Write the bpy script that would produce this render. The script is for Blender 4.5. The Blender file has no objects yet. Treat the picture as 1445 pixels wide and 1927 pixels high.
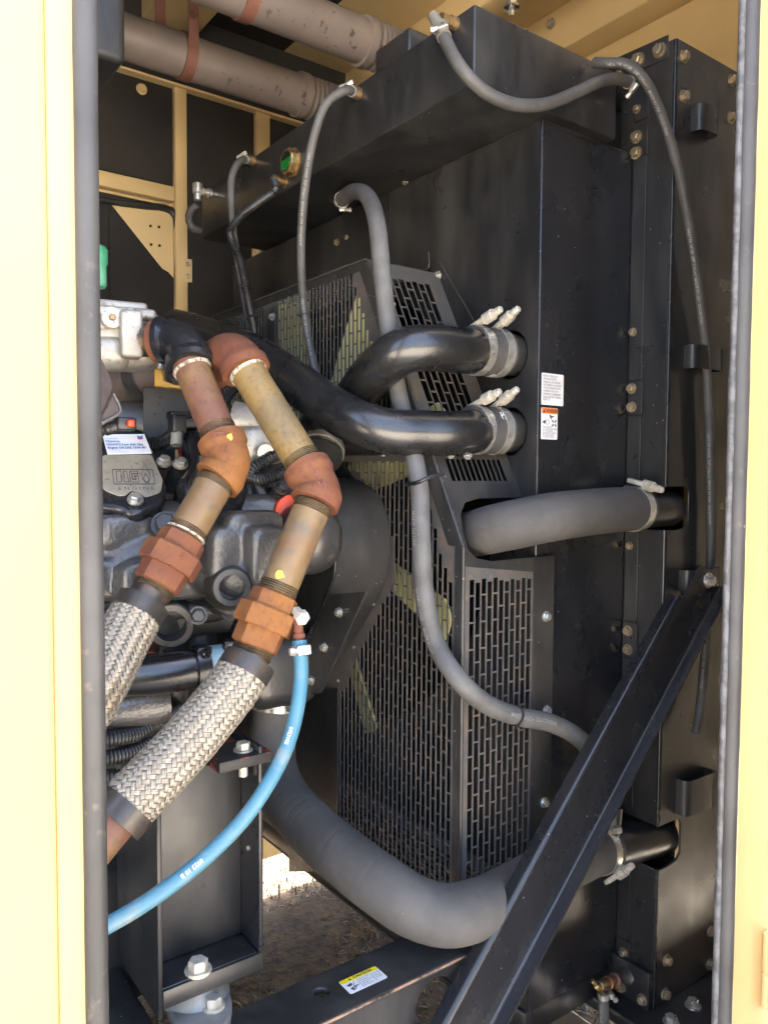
import bpy, bmesh, math, random
from mathutils import Vector as V, Matrix, noise
random.seed(7)
R = math.radians
sc = bpy.context.scene
col = sc.collection

# ------------------------------------------------------------------ camera
F, CX, CY = 1480.0, 722.5, 963.5                       # focal length and centre in photograph pixels
_D = V((-169, 29900, 1480)).normalized()               # world down, seen in camera axes (right, down, forward)
_Y = V((-1092, -(169*1092 + 1480*1480)/29900, 1480)).normalized()
_Z = -_D
_X = _Y.cross(_Z)
EYE = V((0, 0, 1.5))
cam = bpy.data.cameras.new('camera'); camo = bpy.data.objects.new('camera', cam); col.objects.link(camo)
cam.sensor_fit = 'VERTICAL'; cam.sensor_height = 24; cam.lens = 24*F/1927
cam.clip_start = .02; cam.clip_end = 500
_r = V((_X[0], _Y[0], _Z[0])); _d = V((_X[1], _Y[1], _Z[1])); _f = V((_X[2], _Y[2], _Z[2]))
m = Matrix.Identity(4)
for i in range(3):
    m[i][0] = _r[i]; m[i][1] = -_d[i]; m[i][2] = -_f[i]; m[i][3] = EYE[i]
camo.matrix_world = m
sc.camera = camo

# ------------------------------------------------------------------ daylight
SUN_EL, SUN_AZ = 62, 20      # the sun stands high behind the enclosure
w = bpy.data.worlds.new('World'); sc.world = w; w.use_nodes = True
nt = w.node_tree; bg = nt.nodes['Background']
sky = nt.nodes.new('ShaderNodeTexSky'); sky.sky_type = 'NISHITA'; sky.sun_disc = False
sky.sun_elevation = R(SUN_EL); sky.sun_rotation = R(SUN_AZ); sky.dust_density = 7.0; sky.ozone_density = .4; sky.air_density = .8
nt.links.new(sky.outputs[0], bg.inputs[0]); bg.inputs[1].default_value = .15
sl = bpy.data.lights.new('sun', 'SUN'); sl.energy = 4.5; sl.angle = R(.6); sl.color = (1, .95, .86)
so = bpy.data.objects.new('sun', sl); col.objects.link(so)
sd = V((math.sin(R(SUN_AZ))*math.cos(R(SUN_EL)), math.cos(R(SUN_AZ))*math.cos(R(SUN_EL)), math.sin(R(SUN_EL))))
so.rotation_euler = (-sd).to_track_quat('-Z', 'Y').to_euler(); so.location = (0, 4, 6)
vs = sc.view_settings
vs.view_transform = 'Standard'; vs.look = 'None'; vs.gamma = 1; vs.use_curve_mapping = False; vs.exposure = 3.85
sc.cycles.use_denoising = True
sc.cycles.max_bounces = 8; sc.cycles.diffuse_bounces = 5; sc.cycles.glossy_bounces = 4; sc.cycles.sample_clamp_indirect = 6

# ------------------------------------------------------------------ pixel -> place
def ray(px, py):
    v = V(((px-CX)/F, (py-CY)/F, 1)); return V((v.dot(_X), v.dot(_Y), v.dot(_Z)))
def Q(px, py, X=None, Y=None, Z=None, d=None):
    r = ray(px, py)
    if X is not None: t = (X-EYE.x)/r.x
    elif Y is not None: t = (Y-EYE.y)/r.y
    elif Z is not None: t = (Z-EYE.z)/r.z
    else: t = d
    return EYE + r*t
class Plane:                                            # a flat sheet's own frame; n points to its front
    def __init__(s, o, u, v):
        s.o = V(o); s.u = V(u).normalized(); s.n = s.u.cross(V(v)).normalized(); s.v = s.n.cross(s.u)
    def px(s, x, y):
        r = ray(x, y); t = (s.o-EYE).dot(s.n)/r.dot(s.n); q = EYE+r*t-s.o
        return (q.dot(s.u), q.dot(s.v))
    def w(s, a, b, c=0): return s.o+s.u*a+s.v*b+s.n*c
    def pw(s, x, y, c=0): return s.w(*s.px(x, y), c)
def planeX(x): return Plane((x, 0, 0), (0, -1, 0), (0, 0, 1))     # faces -X, u = -Y
def planeY(y): return Plane((0, y, 0), (1, 0, 0), (0, 0, 1))      # faces -Y
def planeZ(z): return Plane((0, 0, z), (1, 0, 0), (0, 1, 0))      # faces up
def plane3(a, b, c):                                     # three (px,py,d): origin, right, up
    a, b, c = Q(*a[:2], d=a[2]), Q(*b[:2], d=b[2]), Q(*c[:2], d=c[2]); return Plane(a, b-a, c-a)

# ------------------------------------------------------------------ materials
def mat(name, base, rough=.5, metal=0., base2=None, s2=8, t2=(.4, .6), base3=None, s3=60, t3=(.62, .7), spec=.5,
        bump=0., bs=300, rv=.0, coat=0., bump2=0., bs2=40, island=0., stretch=None, specks=None, dust=None):
    M = bpy.data.materials.new(name); M.use_nodes = True
    n = M.node_tree.nodes; L = M.node_tree.links; p = n['Principled BSDF']
    tc = n.new('ShaderNodeTexCoord'); co = tc.outputs['Object']
    if stretch:
        mp = n.new('ShaderNodeMapping'); mp.inputs['Scale'].default_value = stretch; L.new(co, mp.inputs[0]); co = mp.outputs[0]
    def nz(scale, det=4, ro=.6):
        t = n.new('ShaderNodeTexNoise'); t.inputs['Scale'].default_value = scale; t.inputs['Detail'].default_value = det
        t.inputs['Roughness'].default_value = ro; L.new(co, t.inputs['Vector']); return t.outputs['Fac']
    def mr(f, a, b, c=0., d=1.):
        t = n.new('ShaderNodeMapRange'); t.inputs[1].default_value = a; t.inputs[2].default_value = b
        t.inputs[3].default_value = c; t.inputs[4].default_value = d; L.new(f, t.inputs[0]); return t.outputs[0]
    def mix(f, a, b):
        t = n.new('ShaderNodeMix'); t.data_type = 'RGBA'; L.new(f, t.inputs[0])
        for k, q in ((6, a), (7, b)):
            if isinstance(q, tuple): t.inputs[k].default_value = (*q, 1)
            else: L.new(q, t.inputs[k])
        return t.outputs[2]
    c = base
    if base2: c = mix(mr(nz(s2), *t2), c, base2)
    if base3: c = mix(mr(nz(s3, 3), *t3), c, base3)
    if dust:                                            # wiped, streaky dust film
        mp2 = n.new('ShaderNodeMapping'); mp2.inputs['Scale'].default_value = dust[3]; mp2.inputs['Rotation'].default_value = (.12, .2, .3); L.new(tc.outputs['Object'], mp2.inputs[0])
        t = n.new('ShaderNodeTexNoise'); t.inputs['Scale'].default_value = dust[2]; t.inputs['Detail'].default_value = 6; t.inputs['Roughness'].default_value = .68; L.new(mp2.outputs[0], t.inputs['Vector'])
        c = mix(mr(t.outputs['Fac'], .42, .8, 0, dust[1]), c, dust[0])
    if specks:                                          # scattered paint spots and grit
        vo = n.new('ShaderNodeTexVoronoi'); vo.inputs['Scale'].default_value = specks[1]; L.new(co, vo.inputs['Vector'])
        sp_ = n.new('ShaderNodeSeparateColor'); L.new(vo.outputs['Color'], sp_.inputs[0])
        k1 = mr(vo.outputs['Distance'], specks[2], specks[2]*.7); k2 = mr(sp_.outputs[0], 1-specks[3], 1-specks[3]+.01)
        mu = n.new('ShaderNodeMath'); mu.operation = 'MULTIPLY'; L.new(k1, mu.inputs[0]); L.new(k2, mu.inputs[1]); c = mix(mu.outputs[0], c, specks[0])
    if island:
        g = n.new('ShaderNodeNewGeometry'); h = n.new('ShaderNodeHueSaturation')
        L.new(mr(g.outputs['Random Per Island'], 0, 1, 1-island, 1+island), h.inputs['Value'])
        if isinstance(c, tuple): h.inputs['Color'].default_value = (*c, 1)
        else: L.new(c, h.inputs['Color'])
        c = h.outputs[0]
    if isinstance(c, tuple): p.inputs['Base Color'].default_value = (*c, 1)
    else: L.new(c, p.inputs['Base Color'])
    p.inputs['Metallic'].default_value = metal
    p.inputs['Specular IOR Level'].default_value = spec
    if rv: L.new(mr(nz(14), .3, .7, max(rough-rv, .03), min(rough+rv, 1)), p.inputs['Roughness'])
    else: p.inputs['Roughness'].default_value = rough
    p.inputs['Coat Weight'].default_value = coat; p.inputs['Coat Roughness'].default_value = .12
    nm = None
    for b, s in ((bump, bs), (bump2, bs2)):
        if b:
            t = n.new('ShaderNodeBump'); t.inputs['Strength'].default_value = b; t.inputs['Distance'].default_value = .25/s
            L.new(nz(s, 2), t.inputs['Height'])
            if nm: L.new(nm, t.inputs['Normal'])
            nm = t.outputs[0]
    if nm: L.new(nm, p.inputs['Normal'])
    return M
BLK = mat('black_paint', (.0125, .0132, .0148), .34, base2=(.018, .018, .018), s2=3, rv=.08, bump=.05, bs=450, bump2=.05, bs2=5, specks=((.34, .33, .31), 70, .085, .10), dust=((.075, .073, .069), .6, 2.5, (4, 4, 1)))
BLKG = mat('black_gloss', (.0125, .0135, .0165), .25, base2=(.017, .017, .018), s2=4, rv=.06, bump2=.04, bs2=5, specks=((.34, .33, .31), 70, .085, .10), dust=((.05, .05, .05), .25, 3, (5, 5, 1)))
BLKD = mat('dusty_black', (.020, .020, .020), .42, base2=(.042, .040, .037), s2=6, t2=(.42, .75), rv=.12, bump=.05, bs=300, specks=((.36, .34, .30), 80, .11, .16), dust=((.12, .11, .095), .5, 4, (3, 3, 1)))
GRL = mat('grille_paint', (.085, .082, .078), .45, base2=(.13, .105, .085), s2=25, t2=(.45, .68), base3=(.16, .12, .09), s3=70, t3=(.62, .74), rv=.1)
INS = mat('insulation', (.018, .017, .017), .85, base2=(.028, .026, .024), s2=4, bump=.3, bs=260)
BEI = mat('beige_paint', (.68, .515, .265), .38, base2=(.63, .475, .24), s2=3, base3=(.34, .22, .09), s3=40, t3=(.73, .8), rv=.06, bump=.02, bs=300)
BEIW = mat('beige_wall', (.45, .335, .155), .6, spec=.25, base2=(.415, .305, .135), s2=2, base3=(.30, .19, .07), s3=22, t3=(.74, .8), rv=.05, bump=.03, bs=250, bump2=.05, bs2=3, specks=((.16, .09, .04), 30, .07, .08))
SEAL = mat('seal_rubber', (.026, .026, .0255), .55, base2=(.048, .047, .046), s2=7, base3=(.10, .085, .065), s3=70, t3=(.64, .8), bump=.15, bs=160, specks=((.2, .18, .15), 60, .12, .12))
LIP = mat('seal_lip', (.11, .11, .113), .55, base2=(.05, .05, .05), s2=60)
RUB = mat('heater_hose_rubber', (.050, .049, .047), .62, base2=(.085, .082, .077), s2=14, base3=(.16, .15, .14), s3=180, t3=(.68, .76), bump=.12, bs=420)
RUBG = mat('coolant_hose_rubber', (.066, .063, .059), .72, base2=(.10, .094, .086), s2=8, t2=(.4, .65), base3=(.17, .16, .145), s3=200, t3=(.7, .78), bump=.3, bs=260)
RUBD = mat('grey_hose_rubber', (.125, .123, .118), .62, base2=(.09, .088, .083), s2=22, t2=(.4, .62), base3=(.22, .21, .195), s3=220, t3=(.66, .76), bump=.4, bs=420)
LOOM = mat('loom_plastic', (.016, .016, .017), .38, base2=(.03, .03, .03), s2=30)
ZINC = mat('zinc_bolt', (.42, .35, .24), .4, .7, base2=(.29, .235, .155), s2=120, rv=.08)
STL = mat('bright_steel', (.62, .60, .55), .3, .7, base2=(.42, .40, .35), s2=40, rv=.08)
WZN = mat('white_zinc', (.66, .63, .55), .45, .45, base2=(.52, .48, .38), s2=90)
CAST = mat('cast_engine', (.048, .047, .045), .28, .0, base2=(.066, .063, .059), s2=12, spec=.8, bump=.7, bs=190, rv=.07, dust=((.11, .095, .075), .35, 6, (1, 1, 1)))
CASTS = mat('cast_smooth', (.025, .025, .025), .32, base2=(.038, .037, .035), s2=10, spec=.6, bump=.35, bs=260, rv=.08, dust=((.10, .085, .065), .35, 7, (1, 1, 1)))
ALU = mat('cast_aluminium', (.40, .38, .33), .45, .45, base2=(.26, .24, .21), s2=16, t2=(.4, .65), base3=(.13, .12, .105), s3=150, t3=(.6, .74), bump=.25, bs=300, rv=.1)
ALUF = mat('worn_aluminium', (.38, .335, .25), .5, .2, base2=(.28, .25, .19), s2=30, t2=(.4, .65), base3=(.13, .12, .10), s3=190, t3=(.6, .7), bump=.2, bs=400)
ISO = mat('grey_casting', (.27, .27, .26), .55, .3, base2=(.19, .19, .18), s2=20, bump=.25, bs=220)
RUST = mat('rusty_fitting', (.155, .058, .034), .68, base2=(.215, .090, .036), s2=15, t2=(.45, .66), base3=(.095, .038, .029), s3=120, t3=(.52, .78), bump=.5, bs=420, spec=.25)
RUSO = mat('orange_rust', (.235, .100, .032), .66, base2=(.155, .06, .030), s2=15, t2=(.46, .64), base3=(.13, .052, .027), s3=130, t3=(.52, .78), bump=.5, bs=420, spec=.25)
RPIP = mat('rusted_pipe', (.150, .070, .045), .52, base2=(.20, .125, .052), s2=11, t2=(.5, .68), base3=(.09, .05, .036), s3=120, t3=(.5, .78), bump=.3, bs=500, spec=.35)
OPIP = mat('olive_pipe', (.225, .155, .058), .48, base2=(.15, .115, .06), s2=11, t2=(.45, .64), base3=(.125, .075, .035), s3=170, t3=(.5, .8), bump=.3, bs=520, spec=.4)
MPIP = mat('mottled_pipe', (.20, .135, .066), .42, .1, base2=(.145, .072, .042), s2=9, t2=(.48, .68), base3=(.12, .10, .072), s3=34, t3=(.54, .72), bump=.2, bs=480, spec=.4)
NIP = mat('dark_nipple', (.055, .050, .045), .36, .4, base2=(.15, .10, .065), s2=22, t2=(.5, .75), bump=.1, bs=300)
THR = mat('thread', (.13, .095, .055), .4, .5, base2=(.06, .045, .03), s2=40)
TEFL = mat('thread_sealant', (.46, .42, .34), .65, base2=(.16, .12, .08), s2=150, t2=(.48, .56))
RIB = mat('braid_strand', (.34, .30, .235), .36, .4, island=.26, base2=(.26, .19, .11), s2=12, t2=(.55, .7))
CORE = mat('braid_core', (.03, .028, .025), .6)
EXH = mat('exhaust_steel', (.245, .205, .182), .52, .1, base2=(.175, .145, .13), s2=4, base3=(.085, .07, .06), s3=40, t3=(.64, .70), bump=.1, bs=200)
STRP = mat('rust_strap', (.145, .058, .042), .65, base2=(.19, .08, .055), s2=20, bump=.2, bs=250)
CHG = mat('charge_pipe_paint', (.013, .013, .013), .27, spec=.75, base2=(.02, .02, .02), s2=10, base3=(.08, .08, .08), s3=150, t3=(.73, .8), rv=.06, bump=.03, bs=260)
BLADE = mat('fan_blade', (.62, .60, .28), .45, base2=(.52, .50, .23), s2=10, base3=(.34, .32, .16), s3=60, t3=(.65, .8))
BLUE = mat('blue_hose', (.052, .175, .255), .46, base2=(.075, .205, .27), s2=10, base3=(.21, .26, .245), s3=24, t3=(.52, .78), bump=.25, bs=500)
SILI = mat('blue_silicone', (.22, .40, .47), .4, base2=(.28, .44, .50), s2=12)
BRS = mat('old_brass', (.36, .24, .105), .38, .75, base2=(.24, .17, .09), s2=50)
BRN = mat('bright_brass', (.60, .42, .18), .3, .85, base2=(.35, .2, .08), s2=70)
GRN = mat('coolant_green', (.006, .16, .025), .12, coat=.5)
DGL = mat('sight_glass_dark', (.015, .02, .015), .1, coat=.5)
WHT = mat('label_white', (.80, .80, .80), .4, base2=(.74, .74, .73), s2=30)
INK = mat('label_ink', (.06, .06, .065), .5)
INKG = mat('engraved_mark', (.055, .05, .052), .5)
ORA = mat('warning_orange', (.85, .17, .012), .4)
YEL = mat('caution_yellow', (.85, .66, .0), .4)
LBL = mat('label_blue', (.02, .16, .42), .45)
LRE = mat('label_red', (.55, .03, .05), .45)
HTX = mat('hose_print', (.30, .295, .28), .6, base2=(.12, .12, .115), s2=500, t2=(.48, .58))
YMK = mat('yellow_mark', (.75, .62, .05), .6)
ORG = mat('orange_cap', (.75, .07, .012), .4)
REDP = mat('red_gasket', (.022, .02, .019), .5, base2=(.40, .042, .018), s2=34, t2=(.54, .58))
REDL = mat('red_seal', (.5, .05, .03), .5)
GREEN = mat('green_plastic', (.035, .22, .11), .5, base2=(.10, .30, .2), s2=20)
YBR = mat('yellow_bracket', (.45, .25, .035), .42, base2=(.32, .2, .05), s2=20)
GOLD = mat('foil_box', (.55, .44, .27), .45, .3)
QUILT = mat('heat_blanket', (.11, .085, .075), .8, base2=(.15, .12, .105), s2=40, bump=.4, bs=500)
TRIM = mat('blanket_trim', (.21, .20, .20), .6, bump=.3, bs=600)
TUNG = mat('brown_tube', (.06, .045, .038), .5, base2=(.09, .07, .06), s2=20)
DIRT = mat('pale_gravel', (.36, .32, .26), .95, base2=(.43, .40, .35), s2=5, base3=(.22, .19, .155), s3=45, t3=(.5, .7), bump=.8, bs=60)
DARKG = mat('dark_ground', (.045, .031, .018), .95, base2=(.085, .06, .034), s2=7, t2=(.42, .62), base3=(.016, .011, .008), s3=26, t3=(.48, .66), bump=.9, bs=50)
GRASS = mat('dry_grass', (.17, .115, .052), .8, island=.6, base2=(.085, .056, .026), s2=6, t2=(.42, .58))
CORED = mat('radiator_core', (.010, .010, .010), .7)

# ------------------------------------------------------------------ building tools
WL = {}
def thing(name, label, cat, loc, group=None, kind=None):
    o = bpy.data.objects.new(name, None); col.objects.link(o); o.location = loc; o.empty_display_size = .05
    o['label'] = label; o['category'] = cat
    if group: o['group'] = group
    if kind: o['kind'] = kind
    WL[o] = V(loc); return o
def tag(o, label, cat, group=None):
    o['label'] = label; o['category'] = cat
    if group: o['group'] = group
def link(name, me, parent, loc=None):
    o = bpy.data.objects.new(name, me); col.objects.link(o)
    if parent is not None: o.parent = parent; WL[o] = WL[parent].copy()
    else: WL[o] = V((0, 0, 0))
    return o
def mesh(name, vs_, fs, mt, parent, smooth=True, kind=None):
    off = WL[parent] if parent is not None else V((0, 0, 0))
    me = bpy.data.meshes.new(name); me.from_pydata([tuple(V(q)-off) for q in vs_], [], fs); me.materials.append(mt)
    if smooth: me.shade_smooth()
    me.update(); o = link(name, me, parent)
    if kind: o['kind'] = kind
    return o
def sharp(o, ang=35):
    me = o.data; me.shade_smooth(); bm = bmesh.new(); bm.from_mesh(me)
    bmesh.ops.recalc_face_normals(bm, faces=bm.faces)
    for e in bm.edges:
        if len(e.link_faces) != 2 or e.calc_face_angle(0) > R(ang): e.smooth = False
    bm.to_mesh(me); bm.free(); return o
def path(pts, step=.012):
    pts = [V(p) for p in pts]
    if len(pts) == 2: dense = [pts[0].lerp(pts[1], i/20) for i in range(21)]
    else:
        dense = []; e = [pts[0]*2-pts[1]]+pts+[pts[-1]*2-pts[-2]]
        for i in range(1, len(e)-2):
            a, b, c, d_ = e[i-1:i+3]
            ta, tb, tc_ = [max((q-p).length, 1e-4)**.5 for p, q in ((a, b), (b, c), (c, d_))]
            m1 = (b-a)/ta-(c-a)/(ta+tb)+(c-b)/tb; m2 = (c-b)/tb-(d_-b)/(tb+tc_)+(d_-c)/tc_
            m1 *= tb; m2 *= tb
            for k in range(16):
                t = k/16; t2 = t*t; t3 = t2*t
                dense.append(b*(2*t3-3*t2+1)+m1*(t3-2*t2+t)+c*(-2*t3+3*t2)+m2*(t3-t2))
        dense.append(pts[-1])
    cum = [0]
    for i in range(1, len(dense)): cum.append(cum[-1]+(dense[i]-dense[i-1]).length)
    n = max(2, int(cum[-1]/step)); out = []; j = 0
    for i in range(n+1):
        s = cum[-1]*i/n
        while j < len(cum)-2 and cum[j+1] < s: j += 1
        out.append(dense[j].lerp(dense[j+1], (s-cum[j])/max(cum[j+1]-cum[j], 1e-9)))
    return out
def frames(P, up=None):
    T = [(P[min(i+1, len(P)-1)]-P[max(i-1, 0)]).normalized() for i in range(len(P))]
    u = V(up) if up else (V((0, 0, 1)) if abs(T[0].z) < .9 else V((1, 0, 0)))
    u = (u-T[0]*u.dot(T[0])).normalized(); out = []
    for i, t in enumerate(T):
        if i: u = (u-t*u.dot(t)).normalized()
        out.append((P[i], t, u, t.cross(u)))
    return out
def sweep_data(P, r, n=18, caps=True, up=None, jit=0., squash=1.):
    fr = frames(P, up); vs_ = []; fs = []; s = 0
    for i, (p, t, u, b) in enumerate(fr):
        if i: s += (p-fr[i-1][0]).length
        rr = r(s) if callable(r) else (r[i] if isinstance(r, list) else r)
        for k in range(n):
            a = 2*math.pi*k/n; q = rr
            if jit: q *= 1+jit*noise.noise((p+u*math.cos(a)*rr+b*math.sin(a)*rr)*22)
            vs_.append(p+u*(math.cos(a)*q)+b*(math.sin(a)*q*squash))
    m_ = len(fr)
    for i in range(m_-1):
        for k in range(n):
            k2 = (k+1) % n; fs.append((i*n+k, i*n+k2, (i+1)*n+k2, (i+1)*n+k))
    if caps: fs.append(tuple(range(n-1, -1, -1))); fs.append(tuple((m_-1)*n+k for k in range(n)))
    return vs_, fs
def sweep(name, P, r, mt, parent, **k):
    vs_, fs = sweep_data(P, r, **k); return sharp(mesh(name, vs_, fs, mt, parent), 50)
def plen(P): return sum((P[i+1]-P[i]).length for i in range(len(P)-1))
def where(P, s):
    for i in range(len(P)-1):
        l = (P[i+1]-P[i]).length
        if s <= l or i == len(P)-2: return P[i].lerp(P[i+1], s/l), (P[i+1]-P[i]).normalized()
        s -= l
def lathe(name, p, ax, prof, mt, parent, n=24, flat=False, up=None):
    ax = V(ax).normalized(); u = V(up) if up else (V((0, 0, 1)) if abs(ax.z) < .9 else V((1, 0, 0)))
    u = (u-ax*u.dot(ax)).normalized(); b = ax.cross(u); p = V(p); vs_ = []; fs = []
    for s, r in prof:
        for k in range(n):
            a = 2*math.pi*(k+.5)/n; vs_.append(p+ax*s+u*(math.cos(a)*r)+b*(math.sin(a)*r))
    for i in range(len(prof)-1):
        for k in range(n):
            k2 = (k+1) % n; fs.append((i*n+k, i*n+k2, (i+1)*n+k2, (i+1)*n+k))
    fs.append(tuple(range(n-1, -1, -1))); fs.append(tuple((len(prof)-1)*n+k for k in range(n)))
    o = mesh(name, vs_, fs, mt, parent); return sharp(o, 12 if flat else 35)
def curve_mesh(cu):
    ob = bpy.data.objects.new('tmp', cu); me = bpy.data.meshes.new_from_object(ob); bpy.data.objects.remove(ob); bpy.data.curves.remove(cu); return me
def plate(name, pl, outer, mt, parent, thick=.003, holes=(), bevel=.0008, lift=0.):
    cu = bpy.data.curves.new('c', 'CURVE'); cu.dimensions = '2D'; cu.fill_mode = 'BOTH'
    for ring in [outer]+list(holes):
        s = cu.splines.new('POLY'); s.points.add(len(ring)-1); s.use_cyclic_u = True
        for q, (a, b) in zip(s.points, ring): q.co = (a, b, 0, 1)
    bevel = min(bevel, thick*.45)
    cu.extrude = thick/2-bevel; cu.bevel_depth = bevel; cu.bevel_resolution = 1; cu.offset = -bevel
    me = curve_mesh(cu); off = WL[parent] if parent is not None else V((0, 0, 0))
    for v in me.vertices: v.co = pl.w(v.co.x, v.co.y, v.co.z-thick/2+lift)-off
    me.materials.clear(); me.materials.append(mt); o = link(name, me, parent)
    return sharp(o, 60)
def pxplate(name, pl, pts, mt, parent, holes=(), **k):
    return plate(name, pl, [pl.px(*q) for q in pts], mt, parent, holes=[[pl.px(*q) for q in h] for h in holes], **k)
def rrect(x0, y0, x1, y1, r, n=4):
    out = []
    for cx, cy, a in ((x1-r, y1-r, 0), (x0+r, y1-r, 90), (x0+r, y0+r, 180), (x1-r, y0+r, 270)):
        for i in range(n+1): t = R(a+90*i/n); out.append((cx+r*math.cos(t), cy+r*math.sin(t)))
    return out
def circ(x, y, r, n=28, ry=None): return [(x+r*math.cos(2*math.pi*i/n), y+(ry or r)*math.sin(2*math.pi*i/n)) for i in range(n)]
def rounded(pts, r, n=4):                               # round the corners of a 2-D outline
    out = []; m_ = len(pts)
    for i in range(m_):
        a, b, c = V(pts[i-1]), V(pts[i]), V(pts[(i+1) % m_]); d1 = (a-b); d2 = (c-b); q = min(r, d1.length*.45, d2.length*.45)
        p1 = b+d1.normalized()*q; p2 = b+d2.normalized()*q
        for k in range(n+1):
            t = k/n; out.append(tuple(p1*(1-t)**2+b*2*t*(1-t)+p2*t*t))
    return out
def box(name, lo, hi, mt, parent, bevel=.002, seg=2):
    bm = bmesh.new(); bmesh.ops.create_cube(bm, size=1); lo = V(lo); hi = V(hi)
    off = WL[parent] if parent is not None else V((0, 0, 0))
    for v in bm.verts: v.co = V([lo[i]+(v.co[i]+.5)*(hi[i]-lo[i]) for i in range(3)])-off
    if bevel: bmesh.ops.bevel(bm, geom=bm.edges, offset=bevel, segments=seg, affect='EDGES', profile=.5)
    me = bpy.data.meshes.new(name); bm.to_mesh(me); bm.free(); me.materials.append(mt); o = link(name, me, parent); return sharp(o, 60)
def obox(name, c, ax, size, mt, parent, bevel=.002, seg=2):   # box with its own axes (a 3-tuple of directions)
    bm = bmesh.new(); bmesh.ops.create_cube(bm, size=1); off = WL[parent]; a = [V(q).normalized() for q in ax]
    for v in bm.verts: v.co = V(v.co[i]*size[i] for i in range(3))
    if bevel: bmesh.ops.bevel(bm, geom=bm.edges, offset=bevel, segments=seg, affect='EDGES', profile=.5)
    for v in bm.verts: v.co = V(c)+a[0]*v.co[0]+a[1]*v.co[1]+a[2]*v.co[2]-off
    me = bpy.data.meshes.new(name); bm.to_mesh(me); bm.free(); me.materials.append(mt); o = link(name, me, parent); return sharp(o, 60)
def lump(name, c, ax, size, mt, parent, power=3.5, jit=.06, seg=28, fr=14.):    # rounded casting
    a = [V(q).normalized() for q in ax]; vs_ = []; fs = []; h = seg//2
    sg = lambda x, p: math.copysign(abs(x)**p, x)
    for i in range(h+1):
        la = -math.pi/2+math.pi*i/h
        for k in range(seg):
            lo = 2*math.pi*k/seg; e = 2/power
            q = V((sg(math.cos(la), e)*sg(math.cos(lo), e), sg(math.cos(la), e)*sg(math.sin(lo), e), sg(math.sin(la), e)))
            p = V(c)+a[0]*q[0]*size[0]/2+a[1]*q[1]*size[1]/2+a[2]*q[2]*size[2]/2
            p += (p-V(c))*jit*noise.noise(p*fr); vs_.append(p)
    for i in range(h):
        for k in range(seg): k2 = (k+1) % seg; fs.append((i*seg+k, i*seg+k2, (i+1)*seg+k2, (i+1)*seg+k))
    return mesh(name, vs_, fs, mt, parent)
_bolt = {}
def bolt(parent, p, n, r=.008, mt=None, h=None, name='bolt', washer=True):
    mt = mt or ZINC; key = (round(r, 4), mt.name, washer)
    if key not in _bolt:
        bm = bmesh.new()
        def cyl(k, z0, z1, r0, r1, a0=0):
            ring = []
            for z, q in ((z0, r0), (z1, r1)): ring.append([bm.verts.new((math.cos(a0+2*math.pi*i/k)*q, math.sin(a0+2*math.pi*i/k)*q, z)) for i in range(k)])
            for i in range(k): j = (i+1) % k; bm.faces.new((ring[0][i], ring[0][j], ring[1][j], ring[1][i]))
            return ring[1]
        H = r*.95; w0 = r*.22 if washer else 0
        if washer: top = cyl(16, -.001, w0, r*1.38, r*1.34); bm.faces.new(top)
        top = cyl(6, w0, H*.86+w0, r, r); t2 = [bm.verts.new((v.co.x*.84, v.co.y*.84, H+w0)) for v in top]
        for i in range(6): j = (i+1) % 6; bm.faces.new((top[i], top[j], t2[j], t2[i]))
        bm.faces.new(t2); bmesh.ops.recalc_face_normals(bm, faces=bm.faces)
        me = bpy.data.meshes.new('bolt'); bm.to_mesh(me); bm.free(); me.materials.append(mt); _bolt[key] = me
    o = bpy.data.objects.new(name, _bolt[key]); col.objects.link(o); o.parent = parent; WL[o] = V(p)
    o.location = V(p)-WL[parent]; n = V(n).normalized()
    q = n.to_track_quat('Z', 'Y'); o.rotation_euler = (q @ Matrix.Rotation(random.uniform(0, 1), 3, 'Z').to_quaternion()).to_euler(); return o
def text_mesh(s, size, align='LEFT', bold=0., space=1.):
    cu = bpy.data.curves.new('t', 'FONT'); cu.body = s; cu.size = size; cu.align_x = align; cu.resolution_u = 2; cu.offset = bold; cu.space_character = space
    return curve_mesh(cu)
def text(name, s, size, pl, a, b, mt, parent, align='LEFT', bold=0., lift=.0006, sx=1., rot=0., space=1.):
    me = text_mesh(s, size, align, bold, space); off = WL[parent]; c_, s_ = math.cos(rot), math.sin(rot)
    for v in me.vertices: x, y = v.co.x*sx, v.co.y; v.co = pl.w(a+x*c_-y*s_, b+x*s_+y*c_, lift)-off
    me.materials.clear(); me.materials.append(mt); return link(name, me, parent)
def hose_text(s, size, P, s0, r, ang, parent, flip=1, mt=None, sx=1.):         # print that follows the hose
    me = text_mesh(s, size, 'LEFT', size*.012); fr = frames(P); off = WL[parent]; cum = [0]
    for i in range(1, len(P)): cum.append(cum[-1]+(P[i]-P[i-1]).length)
    for v in me.vertices:
        t = s0+flip*v.co.x*sx; i = 0
        while i < len(cum)-2 and cum[i+1] < t: i += 1
        k = (t-cum[i])/max(cum[i+1]-cum[i], 1e-9); k = min(max(k, 0), 1)
        p = fr[i][0].lerp(fr[i+1][0], k); tt = fr[i][1].lerp(fr[i+1][1], k).normalized()
        to = (EYE-p); to = (to-tt*to.dot(tt)).normalized(); sd_ = tt.cross(to)
        a = ang-flip*(v.co.y-size*.35)/r
        v.co = p+(to*math.cos(a)+sd_*math.sin(a))*(r+.0004)-off
    me.materials.clear(); me.materials.append(mt or HTX); return link('print', me, parent)
def band(name, p, t, r, wd, mt, parent, th=.0012): return lathe(name, V(p)-V(t).normalized()*wd/2, t, [(0, r-.001), (0, r+th), (wd, r+th), (wd, r-.001)], mt, parent, n=32)
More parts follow.
